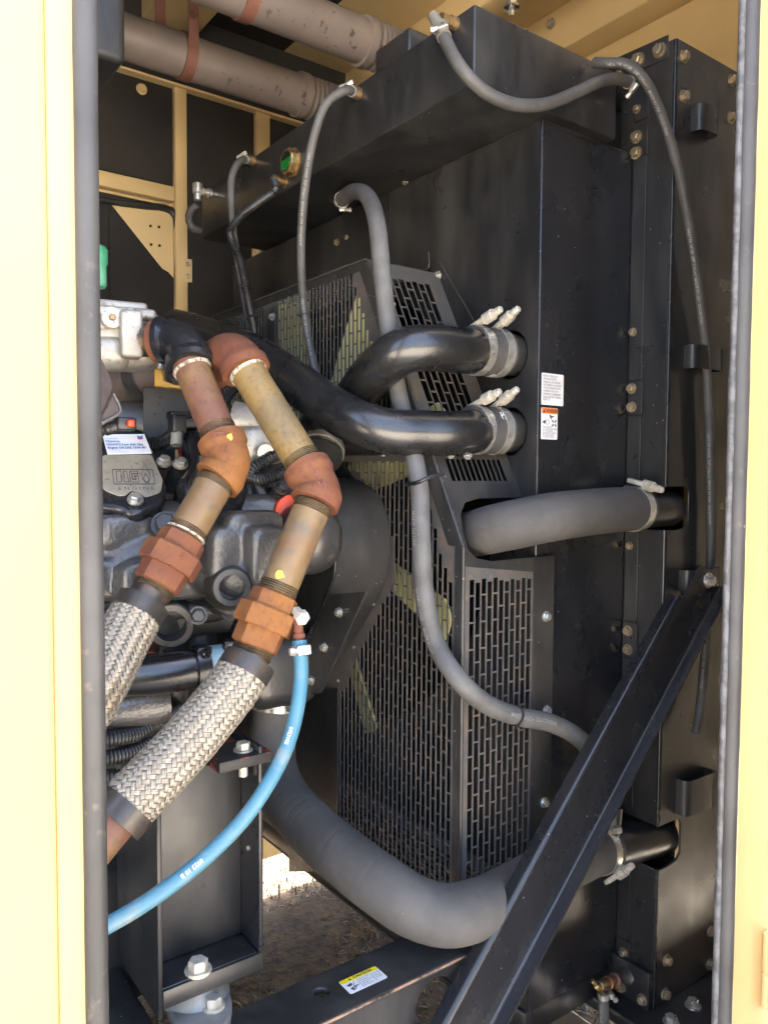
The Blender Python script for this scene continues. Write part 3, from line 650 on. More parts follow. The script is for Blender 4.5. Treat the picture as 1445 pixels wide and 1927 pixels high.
# E overflow hose down the side plate
t, PE = hose('overflow_hose', 'long thin heater hose hanging down the side plate of the radiator', [Y_(1118, 118, .895), Y_(1142, 119, .87), Y_(1175, 120, .845), Y_(1208, 145, .825), Y_(1240, 205, .822), Y_(1268, 290, .82), Y_(1290, 390, .82), Y_(1312, 530, .82), Y_(1325, 640, .822), Y_(1333, 760, .822), Y_(1336, 900, .822), Y_(1337, 1020, .822), Y_(1332, 1130, .822), Y_(1326, 1230, .82), Y_(1318, 1320, .815), Y_(1308, 1380, .81)], .0085, RUB)
for s in (.03, .36, .73, 1.04): hose_text(PRINT, .0068, PE, s, .0085, .25, t, 1)

# ================================================================== FAN
fan = thing('cooling_fan', 'pale yellow green bladed cooling fan behind the slotted guard', 'fan', (.9, FC[0], FC[1]))
lathe('hub', (.86, *FC), (1, 0, 0), [(0, .05), (.01, .09), (.09, .09), (.1, .05)], BLK, fan, n=32)
for k in range(9):
    a0 = R(81+40*k); vs_ = []; fs = []
    for i in range(9):
        rr = .08+.42*i/8; wdt = .026+.029*math.sin(math.pi*min(1, i/8*1.1)*.55); tw = R(50-22*i/8)
        for side in (-.0025, .0025):
            for j in range(7):
                c = (j/6-.5)*2*wdt; da = c*math.cos(tw)/rr*.9; xx = .905+c*math.sin(tw)*.55+side+.012*math.cos((j/6-.5)*3)
                vs_.append((xx, FC[0]+math.cos(a0+da)*rr, FC[1]+math.sin(a0+da)*rr))
    for i in range(8):
        for j in range(6):
            for s in (0, 7):
                a = i*14+s+j; fs.append((a, a+1, a+15, a+14) if s else (a, a+14, a+15, a+1))
        for j in (0, 6): a = i*14+j; fs.append((a, a+7, a+21, a+14) if j else (a, a+14, a+21, a+7))
    fs += [tuple([8*14+j for j in range(7)]+[8*14+13-j for j in range(7)])]
    sharp(mesh('blade', vs_, fs, BLADE, fan), 50)

# ================================================================== FAN GUARD
XG, YG = .833, .919
zc, zt, zbm = 1.384, 1.888, .70
yt0, yt1 = 1.187, 1.842
gd = thing('fan_guard', 'black slotted sheet steel fan guard bolted over the shroud', 'guard', (XG, 1.5, .7))
def inside(p, poly):
    x, y = p; c = False; n = len(poly)
    for i in range(n):
        x0, y0 = poly[i]; x1_, y1_ = poly[i-1]
        if (y0 > y) != (y1_ > y) and x < (x1_-x0)*(y-y0)/(y1_-y0)+x0: c = not c
    return c
def zrange(outer, u):
    zs = []
    for i in range(len(outer)):
        (a, b), (c, d_) = outer[i-1], outer[i]
        if (a > u) != (c > u): zs.append(b+(d_-b)*(u-a)/(c-a))
    return (min(zs), max(zs)) if len(zs) >= 2 else None
def slotted(pl, outer, slots, parent, pw=.0131, ph=.0435, web=.0026, rung=.0028, th=.002, nm='grille', lift=0., u_off=0., v_off=0.):
    """a sheet with staggered slots: full-height webs, and solid runs between the slots of each column"""
    vs_ = []; fs = []
    def bx(u0, v0, u1, v1):
        b = len(vs_)
        for c in (lift, lift-th):
            for u, v in ((u0, v0), (u1, v0), (u1, v1), (u0, v1)): vs_.append(pl.w(u, v, c))
        fs.extend([(b, b+1, b+2, b+3), (b+7, b+6, b+5, b+4), (b, b+4, b+5, b+1), (b+1, b+5, b+6, b+2), (b+2, b+6, b+7, b+3), (b+3, b+7, b+4, b)])
    us = [p[0] for p in outer]; k0 = math.floor((min(us)-u_off)/pw)
    for k in range(k0, int((max(us)-u_off)/pw)+1):
        ua = u_off+k*pw
        zr_ = zrange(outer, min(max(ua, min(us)+1e-4), max(us)-1e-4))
        if zr_: bx(max(ua-web/2, min(us)), zr_[0], min(ua+web/2, max(us)), zr_[1])
        uc = ua+pw/2; zr_ = zrange(outer, uc)
        if not zr_: continue
        off = v_off+(k % 2)*ph/2; cur = zr_[0]
        for j in range(math.floor((zr_[0]-off)/ph), int((zr_[1]-off)/ph)+2):
            s0 = off+j*ph+rung/2; s1 = s0+ph-rung
            # clip the slot to the slotted region
            ok = [any(inside((uc, s0+(s1-s0)*f), q) for q in slots) for f in (.02, .2, .4, .6, .8, .98)]
            if not any(ok): continue
            if not ok[0]: s0 = s0+(s1-s0)*(ok.index(True)/5)
            if not ok[-1]: s1 = s1-(s1-s0)*(ok[::-1].index(True)/5)
            if s1-s0 < .006: continue
            if s0 > cur: bx(ua+web/2, cur, ua+pw-web/2, s0)
            cur = s1
        if zr_[1] > cur: bx(ua+web/2, cur, ua+pw-web/2, zr_[1])
    return mesh(nm, vs_, fs, GRL, parent, smooth=False, kind='stuff')
pG = planeX(XG)
gout = [(-YG-.001, zbm), (-YG-.001, zc), (-yt0, zt), (-yt1, zt), (-2.10, zc), (-2.10, zbm)]
low = [pG.px(*q) for q in ((648, 868), (648, 890), (668, 891), (688, 912), (690, 932), (714, 934), (722, 962), (735, 990), (739, 1040), (738, 1100), (724, 1125), (712, 1152), (700, 1180), (681, 1212), (666, 1243), (652, 1282), (637, 1312), (637, 1620))]
low += [(-Q(640, 1400, X=XG).y+.0, .735), (-YG-.022, .735), (-YG-.022, zc-.075), (-YG-.055, zc-.01)]+[pG.px(*q) for q in ((812, 965), (800, 915), (788, 868))]
upp = [pG.px(*q) for q in ((408, 618), (412, 606), (498, 566), (498, 850), (408, 850))], [pG.px(*q) for q in ((524, 562), (660, 508), (668, 535), (680, 575), (692, 615), (706, 660), (722, 705), (740, 760), (758, 832), (524, 832))]
slotted(pG, gout, [low]+list(upp), gd)
# side face
pSd = planeY(YG)
so_ = [(XG, zbm), (1.043, zbm), (1.043, zc-.028), (XG, zc-.028)]
slotted(pSd, so_, [[pSd.px(880, 1086), pSd.px(1001, 1085), (.990, .735), (.846, .735)]], gd, u_off=.846)
# sloping face with its cut-out for the upper hose
a = V((XG, YG, zc)); b = V((XG, yt0, zt)); sl_len = (b-a).length
pDg = Plane(a, (1, 0, 0), b-a)
zsm = sl_len*.36
slotted(pDg, [(0, zsm), (XS-XG, zsm), (XS-XG, sl_len), (0, sl_len)], [[(.028, zsm+.03), (.135, zsm+.03), (.135, sl_len-.028), (.028, sl_len-.028)]], gd, pw=.0155, ph=.045, u_off=.028)
lou = [(.02, zsm-.062), (XS-XG-.025, zsm-.062), (XS-XG-.025, zsm-.012), (.02, zsm-.012)]
louh = []
for k in range(11):
    u = .024+k*.0118; louh.append([(u, zsm-.088), (u+.0088, zsm-.088), (u+.0088, zsm-.046), (u, zsm-.046)])
cut = [pDg.px(*q) for q in ((1000, 943), (1100, 938))]
hz = .085
plate('sloping_plate', pDg, [(0, 0), (.006, .0), (.010, .03), (.018, .058), (.036, .078), (.07, hz), (XS-XG, hz), (XS-XG, zsm), (0, zsm)], BLKD, gd, thick=.0022, holes=louh, bevel=.0005, lift=.0005)
# side plate top band with curved lower lip of the cut-out
def zs(py, px): return Q(px, py, Y=YG).z
plate('side_band', pSd, [(XG, zc-.030)]+[pSd.px(*q) for q in ((1041, 1080), (1041, 1045), (965, 1052), (925, 1056), (895, 1050), (880, 1035), (873, 1012))]+[(XG, zc)], BLKD, gd, thick=.0022, bevel=.0006, lift=.0012)
plate('flange', pSd, [(.992, zbm), (1.044, zbm), (1.044, zc-.029), (.992, zc-.029)], BLKD, gd, thick=.0022, bevel=.0005, lift=.0014)
for px, py in ((1027, 1160), (1028, 1337), (1023, 1510)): bolt(gd, Q(px, py, Y=YG-.0015), nY, .0068, STL)
# folded edges
def edge(p, q, wd=.018, nm='corner_edge'):
    sweep(nm, path([p, q], .05), .0035, BLKD, gd, n=10)
edge((XG+.001, YG+.001, zbm), (XG+.001, YG+.001, zc)); edge((XG+.001, YG+.001, zc), (XG+.001, yt0, zt-.001)); edge((XG+.001, yt0, zt-.001), (XG+.001, yt1, zt-.001)); edge((XG+.001, yt1, zt-.001), (XG+.001, 2.1, zc))
sl_edge = plate('edge_band', pG, [(-YG, zc), (-yt0, zt), (-yt0-.03, zt), (-YG-.035, zc)], BLKD, gd, thick=.001, bevel=.0003, lift=.0012)
plate('edge_band', pG, [(-yt1, zt), (-yt1, zt-.018), (-yt0, zt-.018), (-yt0, zt)], BLKD, gd, thick=.001, bevel=.0003, lift=.0014)
plate('edge_band', pG, [(-YG-.019, zbm), (-YG, zbm), (-YG, zc), (-YG-.019, zc)], BLKD, gd, thick=.001, bevel=.0003, lift=.0012)
# top and bottom meshes
pT = planeZ(zt); slotted(pT, [(XG, yt0), (XS, yt0), (XS, yt1), (XG, yt1)], [[(XG+.012, yt0+.012), (XS-.02, yt0+.012), (XS-.02, yt1-.012), (XG+.012, yt1-.012)]], gd)
box('floor_flange', (XS-.022, YG+.004, .770), (XS-.0025, 2.09, .774), BLKD, gd, .0008)
pB_ = planeZ(.778); slotted(pB_, [(XG, YG), (XS, YG), (XS, 2.1), (XG, 2.1)], [[(XG+.006, YG+.006), (XS-.03, YG+.006), (XS-.03, 2.09), (XG+.006, 2.09)]], gd)
box('base_pan', (XG+.002, YG+.004, .655), (XS, 2.1, .66), BLK, gd, .001)
box('base_pan', (XG+.002, YG+.004, .661), (XG+.005, 2.1, .699), BLK, gd, .0006)
# seam flange at mid height with bolts, upright bracket
zse = Q(690, 856, X=XG).z
seam = box('seam_flange', (XG-.022, YG+.14, zse-.0015), (XG-.001, 1.3, zse+.0015), BLKD, gd, .0006)
for px, py in ((628, 851), (720, 853)): bolt(gd, Q(px, py, X=XG-.012), (0, 0, -1), .0048, STL)
for px, py in ((848, 856), (880, 857)): bolt(gd, Q(px, py, d=1.31), (-.4, -.5, -.5), .0052, STL)
pxplate('seam_bracket', planeX(XG-.004), ((505, 592), (520, 574), (521, 700), (507, 690)), BLKD, gd, thick=.003, lift=.004)
bolt(gd, X_(513, 596, XG-.009), nX, .0065, STL); bolt(gd, X_(824, 519, XS-.003), nX, .0068, STL)
sweep('guard_rod', path([X_(826, 492, XS-.006), X_(902, 622, XS-.006)], .05), .0016, BLKD, gd, n=8)
sweep('guard_rod', path([X_(735, 497, XS-.03), X_(805, 505, XS-.006), X_(806, 474, XS-.006)], .01), .002, BLKD, gd, n=8)

# ================================================================== BELT GUARD
bg_ = thing('belt_guard', 'black curved sheet metal belt guard with slotted bolts before the fan guard', 'guard', (.8, 1.3, .75))
pR = planeX(XG-.004)
drum = [(645, 1010), (640, 900), (672, 902), (700, 918), (720, 945), (731, 985), (735, 1030), (731, 1075), (717, 1110), (700, 1148), (660, 1212), (620, 1266), (592, 1306), (560, 1306), (560, 1010)]
b2 = [pR.px(*q) for q in drum]
XB = .715
vs_ = [pR.w(u, v, 0) for u, v in b2[1:-1]]; n = len(vs_); vs_ += [V((XB, q.y, q.z)) for q in vs_]
sharp(mesh('rim', vs_, [(i, i+n, i+n+1, i+1) for i in range(n-1)], BLKD, bg_), 50)
pBx = planeX(XB); plate('face_plate', pBx, [(-V(q).y if 0 else u, v) for u, v in b2[1:-1]]+[(b2[-1][0], b2[-1][1])], BLK, bg_, thick=.003, bevel=.001, lift=.002)
pl2 = planeX(XB-.004)
sweep('rim_bead', path([V((XB-.001, q.y, q.z)) for q in vs_[:n]], .01), .0028, BLKG, bg_, n=10)
fl = pxplate('slotted_strap', pl2, ((622, 1118), (692, 1113), (606, 1304), (545, 1310)), BLKD, bg_, thick=.003, lift=.003,
    holes=[[(636, 1150), (660, 1146), (661, 1150), (637, 1154)], [(608, 1216), (632, 1212), (633, 1216), (609, 1220)], [(583, 1278), (603, 1274), (604, 1278), (584, 1282)]])
for px, py in ((639, 1152), (611, 1218), (586, 1280)): bolt(bg_, X_(px, py, XB-.007), nX, .0065, STL)
for px, py in ((648, 902), (703, 958), (704, 1137), (667, 1218), (637, 1281)): bolt(bg_, X_(px, py, XG-.006), nX, .003, STL, washer=False)
pxplate('lower_sheet', planeX(XG-.003), ((545, 1300), (637, 1296), (637, 1640), (545, 1640)), BLK, bg_, thick=.002, lift=.002)
pxplate('upper_sheet', planeX(XG-.003), ((560, 868), (646, 868), (690, 935), (640, 960), (560, 960)), BLK, bg_, thick=.002, lift=.002)

# ================================================================== CHARGE AIR PIPES
def charge(lab, pts, zc_, letters, ax, extra, ang):
    P = path(pts, .014); t = thing('charge_air_pipe', lab, 'pipe', P[0], 'charge air pipes entering the shroud')
    sweep('pipe', P, .0372, CHG, t, n=40)
    y = hc1.y; C = [V((x, y, zc_)) for x in (.912, .93, .96, .985, 1.0)]
    sweep('coupling', path([C[0], C[3]], .01), .0408, RUB, t, n=40)
    tbolt([C[0], C[4]], .014, .0408, t, (0, -.25, 1), ax, .017, extra+.35); tbolt([C[0], C[4]], .058, .0408, t, (0, -.25, 1), ax, .017, extra+.6)
    lathe('stub', (.98, y, zc_), (1, 0, 0), [(0, .036), (.12, .036)], BLK, t, n=36)
    hose_text(letters, .022, C, .040, .0412, ang, t, 1, WHT, .55)
    return t
charge('black painted charge air pipe arching up to the higher round hole in the shroud', [(.985, hc1.y, hc1.z), (.94, hc1.y, hc1.z), Y_(868, 660, hc1.y-.01), D_(812, 655, 1.272), D_(760, 660, 1.262), D_(716, 690, 1.29), D_(672, 742, 1.38), D_(632, 800, 1.44), D_(604, 836, 1.45)], hc1.z, 'PSI', (0, -.7, .7), .25, 1.2)
charge('black painted charge air pipe sweeping back from the lower round hole towards the far wall', [(.985, hc2.y, hc2.z), (.94, hc2.y, hc2.z), Y_(868, 815, hc2.y-.01), D_(790, 815, 1.285), D_(730, 812, 1.27), D_(674, 795, 1.275), D_(618, 764, 1.31), D_(560, 722, 1.38), D_(480, 668, 1.50), D_(410, 636, 1.62), D_(330, 614, 1.74)], hc2.z, 'PSI', (0, -.7, .7), .25, -.7)
tb = thing('turbo_outlet', 'black round coupling with a bright clamp below the crossing charge pipes', 'coupling', D_(600, 850, 1.45))
pt = [D_(604, 826, 1.46), D_(598, 858, 1.43)]
sweep('coupling', path([D_(612, 770, 1.52), D_(600, 860, 1.42)], .01), .043, BLK, tb, n=32)
band('clamp', D_(602, 848, 1.43), D_(600, 860, 1.42)-D_(612, 770, 1.52), .044, .012, STL, tb)
bolt(tb, D_(632, 738, 1.40), (0, -.3, 1), .009, STL, name='bolt')

# ================================================================== RADIATOR HOSES
pts = [Y_(1203, 957, .878), Y_(1150, 960, .874), Y_(1090, 966, .868), Y_(1025, 975, .868), Y_(968, 987, .892), Y_(930, 995, .925), Y_(905, 1001, .965), Y_(885, 1005, 1.01), Y_(866, 1008, 1.06)]
P = path(pts, .002); uh = thing('upper_radiator_hose', 'thick wrapped rubber coolant hose entering the cut-out of the fan guard', 'hose', P[-1], 'thick radiator hoses')
sweep('tube', P, spiral(.0398, .0135, .0004), RUBG, uh, n=44); tbolt(P, .018, .0398, uh, (.0, -.25, 1), (1, -.2, 0), .016, .0)
pts = [D_(520, 1312, 1.46), D_(514, 1380, 1.45), D_(514, 1440, 1.42), D_(535, 1498, 1.36), D_(590, 1562, 1.275), D_(655, 1618, 1.20), D_(720, 1668, 1.155), D_(780, 1706, 1.135), D_(840, 1722, 1.135), D_(905, 1708, 1.175), Y_(965, 1676, .871), Y_(1050, 1632, .872), Y_(1110, 1604, .885), Y_(1140, 1594, .888)]
P = path(pts, .002); lh = thing('lower_radiator_hose', 'thick wrapped rubber coolant hose bending under the guard onto the frame rail', 'hose', D_(820, 1780, 1.14), 'thick radiator hoses')
sweep('tube', P, spiral(.0425, .0165, .00035), RUBG, lh, n=44)
worm(P, .014, .0428, lh, (.3, -1, 0), .018); tbolt(P, plen(P)-.02, .0425, lh, (-.2, -.75, -.7), (1, 0, 0), .016)

# ================================================================== SKID FRAME
ZR, YR0, YR1 = .80, .825, .912
sk = thing('skid_frame', 'black steel skid rails and cross members carrying the engine', 'frame', (.3, 1.5, .42))
pz = planeZ(ZR)
hp_ = [pz.px(605+16*math.cos(i*.2618), 1867+8*math.sin(i*.2618)) for i in range(24)]
plate('rail_flange', pz, [(-1.4, YR0), (.835, YR0), (.835, YR1), (-1.4, YR1)], BLKD, sk, thick=.009, bevel=.002, holes=[hp_[::-1]])
py_ = planeY(YR0+.004)
oh = [py_.px(*q) for q in ((805, 1850), (822, 1838), (842, 1838), (853, 1855), (850, 1890), (838, 1930), (815, 1935), (790, 1925), (780, 1905), (790, 1870))]
plate('rail_web', py_, [(-1.4, .42), (.835, .42), (.835, ZR-.009), (-1.4, ZR-.009)], BLK, sk, thick=.007, bevel=.001, holes=[rounded(oh, .02)])
sweep('worn_edge', path([(-.3, YR0-.0002, ZR-.0035), (.835, YR0-.0002, ZR-.0035)], .05), .0018, mat('worn_edge_metal', (.42, .26, .18), .5, .3, base2=(.03, .028, .026), s2=30, t2=(.45, .62)), sk, n=6)
plate('rail_flange', planeZ(.43), [(-1.4, YR0+.012), (.835, YR0+.012), (.835, YR1), (-1.4, YR1)], BLK, sk, thick=.008)
box('far_rail', (-1.4, 2.105, .42), (1.6, 2.19, .80), BLK, sk, .003)
box('cross_member', (.20, YR1+.001, .62), (.345, 2.10, .795), BLK, sk, .004)
box('cross_member', (-.6, YR1+.001, .5), (-.45, 2.10, .79), BLK, sk, .004)
box('deck_plate', (.84, .66, .36), (1.187, 1.02, .45), BLKD, sk, .003)
box('radiator_beam', (1.0, .93, .50), (1.23, 2.12, .548), BLK, sk, .003)
# caution label on the rail
q = [pz.px(*p) for p in ((637, 1849), (706, 1818), (730, 1840), (660, 1872))]
c0 = V(q[3]); uu = V(q[2])-c0; vv = V(q[0])-c0
Pc = Plane(pz.w(c0.x, c0.y), (uu.x, uu.y, 0), (vv.x, vv.y, 0)); W = uu.length; H = vv.dot(V((-uu.y, uu.x)).normalized())
t = thing('caution_label', 'yellow headed caution label on top of the near frame rail', 'label', Pc.o)
plate('sheet', Pc, rrect(0, 0, W, H, .003), WHT, t, thick=.0006, bevel=.0001, lift=.0009)
plate('header', Pc, rrect(.0004, H*.74, W-.0004, H-.0004, .003), YEL, t, thick=.0004, bevel=.0001, lift=.0011)
text('print', 'CAUTION', H*.19, Pc, W*.34, H*.79, INK, t, lift=.0016, bold=.0002, sx=1.15)
plate('pictogram', Pc, [(W*.22, H*.79), (W*.29, H*.79), (W*.255, H*.94)], INK, t, thick=.0003, bevel=.00005, lift=.0013)
for pl_ in (((.06, .55), (.2, .62), (.22, .5), (.13, .42)), ((.1, .3), (.17, .34), (.16, .14), (.1, .2)), ((.18, .36), (.34, .36), (.34, .33), (.2, .28)), ((.17, .12), (.26, .26), (.24, .27), (.15, .16))):
    plate('pictogram', Pc, [(W*x, H*y) for x, y in pl_], INK, t, thick=.0003, bevel=.00005, lift=.0013)
plate('pictogram', Pc, [(W*.12, H*.1), (W*.128, H*.08), (W*.30, H*.66), (W*.292, H*.68)], INK, t, thick=.0003, bevel=.00005, lift=.0015)
for x in (.37, .74): plate('rule', Pc, [(W*x, H*.1), (W*(x+.006), H*.1), (W*(x+.006), H*.72), (W*x, H*.72)], INK, t, thick=.0003, bevel=.00003, lift=.0013)
for i, s in enumerate(('NOT A STEP', 'Standing or', 'stepping could', 'damage or', 'fall of person')): text('print', s, H*.11, Pc, W*.4, H*(.6-i*.125), INK, t, lift=.0016, sx=.95)
for i, s in enumerate(('DO NOT', 'USE AS', 'A STEP')): text('print', s, H*.12, Pc, W*.78, H*(.55-i*.15), INK, t, lift=.0016, sx=.9)

# diagonal brace: channel with its flanges towards the door
br = thing('diagonal_brace', 'black steel channel brace slanting from radiator side down to the frame rail', 'brace', Y_(880, 1900, .80))
YB = .79; pb = planeY(YB)
A0, A1 = V(pb.px(1279, 1120)), V(pb.px(841, 1922)); B0, B1 = V(pb.px(1353, 1103)), V(pb.px(927, 1922))
ex = (A1-A0).normalized()*.12; A2 = A1+ex; B2 = B1+ex
def channel(prof, th=.004, nm='channel'):              # prof: (across 0..1, extra across in m, depth in m)
    L_ = [V(((w_+e if 0 else w_), e, y)) for w_, e, y in prof]
    dr = (A2-A0).normalized(); nn = V((-dr.y, dr.x)); vs_ = []; k = len(prof)
    for (a_, b_) in ((A0, B0), (A2, B2)):
        base = [V((a_.x+(b_.x-a_.x)*w_+nn.x*e, YB+y, a_.y+(b_.y-a_.y)*w_+nn.y*e)) for w_, e, y in prof]
        ax_ = V((dr.x, 0, dr.y))
        for j in (0, 1):
            for i in range(k):
                t_ = (base[min(i+1, k-1)]-base[max(i-1, 0)]).normalized(); nrm = t_.cross(ax_).normalized()
                vs_.append(base[i]+nrm*(th*j))
    fs = []
    for i in range(k-1):
        fs += [(i, i+1, 2*k+i+1, 2*k+i), (k+i, 3*k+i, 3*k+i+1, k+i+1), (i, k+i, k+i+1, i+1), (2*k+i, 2*k+i+1, 3*k+i+1, 3*k+i)]
    fs += [(0, 2*k, 3*k, k), (k-1, 2*k-1, 4*k-1, 3*k-1)]
    return sharp(mesh(nm, vs_, fs, BLKG, br), 50)
nsg = 1 if V((-(A2-A0).y, (A2-A0).x)).dot(B0-A0) > 0 else -1
rb = .009
prof = [(0, nsg*.0, .024), (0, nsg*.0, rb)]+[(0, nsg*(rb-rb*math.cos(R(a_))), rb-rb*math.sin(R(a_))) for a_ in range(10, 91, 10)]
prof += [(1, -nsg*.004, 0), (1, -nsg*.0012, -.0012), (1, 0, -.004), (1, 0, -.023)]
channel(prof)
tab = [pb.px(*q) for q in ((1283, 1126), (1318, 1063), (1331, 1071), (1353, 1066), (1353, 1112))]
plate('tab', pb, tab, BLKG, br, thick=.004, bevel=.001, lift=.0005)
bolt(br, Y_(1331, 1092, YB), nY, .0105, STL)

# ================================================================== ENGINE MOUNT
mb = thing('mount_bracket', 'black welded box bracket carrying the engine on a rubber mount', 'bracket', (.40, .92, .855))
xl, xr_, yb, yf = .335, .472, .955, .906
box('back_plate', (xl+.002, yb, .871), (xr_-.006, yb+.006, 1.115), BLK, mb, .001)
box('side_plate', (xr_-.006, yf-.004, .856), (xr_, yb+.1, 1.145), BLKG, mb, .001)
box('side_plate', (xl-.005, yf-.004, .835), (xl+.001, yb+.10, 1.13), BLK, mb, .001)
box('base_plate', (xl+.0012, yf, .858), (xr_-.0065, yb+.08, .870), BLK, mb, .0015)
box('front_lip', (xl+.0012, yf-.0045, .846), (xr_-.0005, yf-.0003, .869), BLK, mb, .001)
bolt(mb, Q(373, 1826, Z=.870), (0, 0, 1), .0125, WZN); bolt(mb, V((xr_-.0065, .93, 1.0)), (-1, 0, 0), .003, STL, washer=False)
box('top_plate', (.41, .90, 1.122), (xr_+.012, 1.05, 1.136), REDP, mb, .001)
bolt(mb, V((.455, .925, 1.136)), (0, 0, 1), .0095, WZN); lathe('stud', V((.455, .925, 1.122)), (0, 0, -1), [(0, .006), (.02, .006)], WZN, mb, n=12)
im = thing('rubber_mount', 'grey cast engine mount with black rubber bolted to the near rail', 'mount', (.40, .895, .80))
pm = planeZ(.816)
plate('base', pm, rounded([pm.px(*q) for q in ((312, 1893), (330, 1860), (400, 1846), (430, 1852), (438, 1885), (432, 1925), (380, 1948), (335, 1932))], .012), ISO, im, thick=.015, bevel=.004)
mc = Q(375, 1868, Z=.82); lathe('dome', (mc.x, mc.y+.012, .812), (0, 0, 1), [(0, .045), (.008, .043), (.02, .034), (.026, .033)], ISO, im, n=32)
lathe('rubber', (mc.x, mc.y+.012, .834), (0, 0, 1), [(0, .031), (.01, .034), (.021, .034)], LOOM, im, n=32)
bolt(im, Q(402, 1893, Z=.817), (0, 0, 1), .0105, WZN)

# ================================================================== GAS PIPING
def threads(p, t, r, l, parent, mt=THR):
    prof = []; k = 0; n = max(2, int(l/.0024))
    for i in range(n): prof += [(l*i/n, r), (l*(i+.5)/n, r+.0013)]
    prof.append((l, r)); return lathe('thread', p, t, prof, mt, parent, n=32)
def elbow(P3, r, mt, parent, n=22):
    """banded pipe elbow through three points"""
    P = path(P3, .004); L_ = plen(P)
    def rf(s):
        e = min(s, L_-s); return r*1.34 if e < .014 else r*(1.34-.14*min(1, (e-.014)/.004))
    return sweep('elbow', P, rf, mt, parent, n=32)
def union(p, t, r, mt, parent):
    u = lathe('union', p, t, [(0, r*1.02), (.003, r*1.22), (.022, r*1.26), (.0221, r*1.5), (.024, r*1.56), (.046, r*1.56), (.048, r*1.5), (.0481, r*1.25), (.070, r*1.22), (.073, r*1.02)], mt, parent, n=8, flat=True); return u
def braid(P, r, parent, N=20, seed=1, core=True):
    fr = frames(P); cum = [0]
    for i in range(1, len(P)): cum.append(cum[-1]+(P[i]-P[i-1]).length)
    L_ = cum[-1]; k = 1.0/(r*1.02); wr = math.pi*r/N*.90*math.sqrt(.5); vs_ = []; fs = []
    step = math.pi/(N*k)/3; ns = int(L_/step)
    def at(s, th, rr):
        i = min(range(len(cum)), key=lambda q: abs(cum[q]-s)) if 0 else min(int(s/L_*(len(cum)-1)), len(cum)-2)
        f = min(max((s-cum[i])/(cum[i+1]-cum[i]), 0), 1); p = fr[i][0].lerp(fr[i+1][0], f); u = fr[i][2].lerp(fr[i+1][2], f); b = fr[i][3].lerp(fr[i+1][3], f)
        return p+(u*math.cos(th)+b*math.sin(th))*rr
    rnd = random.Random(seed)
    for sg in (1, -1):
        for c in range(N):
            base = len(vs_); j0 = rnd.uniform(-.0003, .0003); hs = []
            for q in range(ns+1):
                s = L_*q/ns; th = 2*math.pi*c/N+sg*k*s
                if sg > 0: ii = c; jj = c+N*k*s/math.pi
                else: jj = c; ii = c-N*k*s/math.pi
                h = math.sin(math.pi/2*(ii+jj)+math.pi/4); h = math.tanh(2.6*h)*sg*.0012; hs.append(h)
                for wi in range(4):
                    for e_, dr in ((-1, -.00028), (0, .00012), (1, -.00028)):
                        e = (wi-1.5)/2+e_*.235; ds = -sg*e*wr*.707; dth = e*wr*.707/r
                        vs_.append(at(min(max(s+ds, 0), L_), th+dth, r+h+dr+j0))
                if q and not (len(hs) > 2 and hs[-1] <= hs[-2] and hs[-2] < -.0009 and (q % 2)):
                    for wi in range(4): a = base+(q-1)*12+wi*3; b = base+q*12+wi*3; fs += [(a, a+1, b+1, b), (a+1, a+2, b+2, b+1)]
    o = mesh('braid', vs_, fs, RIB, parent, kind='stuff'); 
    sweep('braid_core', P, r-.0018, CORE, parent, n=28); return o
PR = .0240
def pipe(p0, p1, r, mt, parent): return sweep('pipe', path([p0, p1], .02), r, mt, parent, n=36)
def lerp(a, b, f): return V(a).lerp(V(b), f)
# ---- line 1: from the valve body to the braided hose behind the door seal
g1 = thing('gas_pipe', 'rusty gas pipe with a glossy black elbow leaving the aluminium valve body', 'pipe', D_(365, 700, 1.08), 'rusty gas pipes')
v0 = D_(272, 640, 1.115); v1 = D_(318, 640, 1.10)
ax = (v1-v0).normalized()
threads(v0-ax*.01, ax, .0225, .034, g1); lathe('lock_ring', D_(298, 641, 1.107), ax, [(-.0, .0225), (0, .0315), (.011, .0315), (.011, .0225)], RUST, g1, n=32); lathe('sealant', D_(292, 641, 1.108), ax, [(0, .022), (.002, .0262), (.0045, .0255), (.0045, .022)], TEFL, g1, n=18)
e1a, e1b, e1c = D_(306, 641, 1.103), D_(350, 642, 1.09), D_(360, 690, 1.075)
E1 = path([e1a, D_(330, 640, 1.097), D_(350, 653, 1.088), e1c], .004)
sweep('elbow', E1, lambda s: .0285 if plen(E1)-s > .015 and s > .012 else .0335, BLKG, g1, n=36)
p1a, p1b = D_(357, 683, 1.077), D_(416, 826, 1.045); ax = (p1b-p1a).normalized()
lathe('sealant', p1a+ax*.010, ax, [(0, .024), (.0, .0268), (.0035, .0262), (.004, .024)], TEFL, g1, n=32)
pipe(p1a, p1b, PR, RPIP, g1); threads(p1b-ax*.018, ax, PR-.0004, .012, g1)
p1c = D_(428, 862, 1.035); p1d = D_(408, 905, 1.02); p1e = D_(348, 1008, .99)
elbow([p1b, D_(424, 846, 1.04), D_(430, 868, 1.033), D_(424, 886, 1.027), p1d], PR, RUSO, g1)
ax = (p1e-p1d).normalized(); threads(p1d, ax, PR-.0002, .010, g1); pipe(p1d, p1e, PR, MPIP, g1); threads(p1e-ax*.012, ax, PR-.0002, .014, g1); lathe('sealant', p1e-ax*.004, ax, [(0, .024), (0, .0262), (.0025, .0262), (.003, .024)], TEFL, g1, n=28)
union(p1e, ax, PR*1.02, RUST, g1)
p1f = p1e+ax*.071; nd = (D_(262, 1143, .945)-D_(300, 1088, .968)).normalized(); threads(p1f, nd, PR, .012, g1); p1g = D_(268, 1138, .95)
sweep('nipple', path([p1f, p1g], .01), PR-.0006, NIP, g1, n=32)
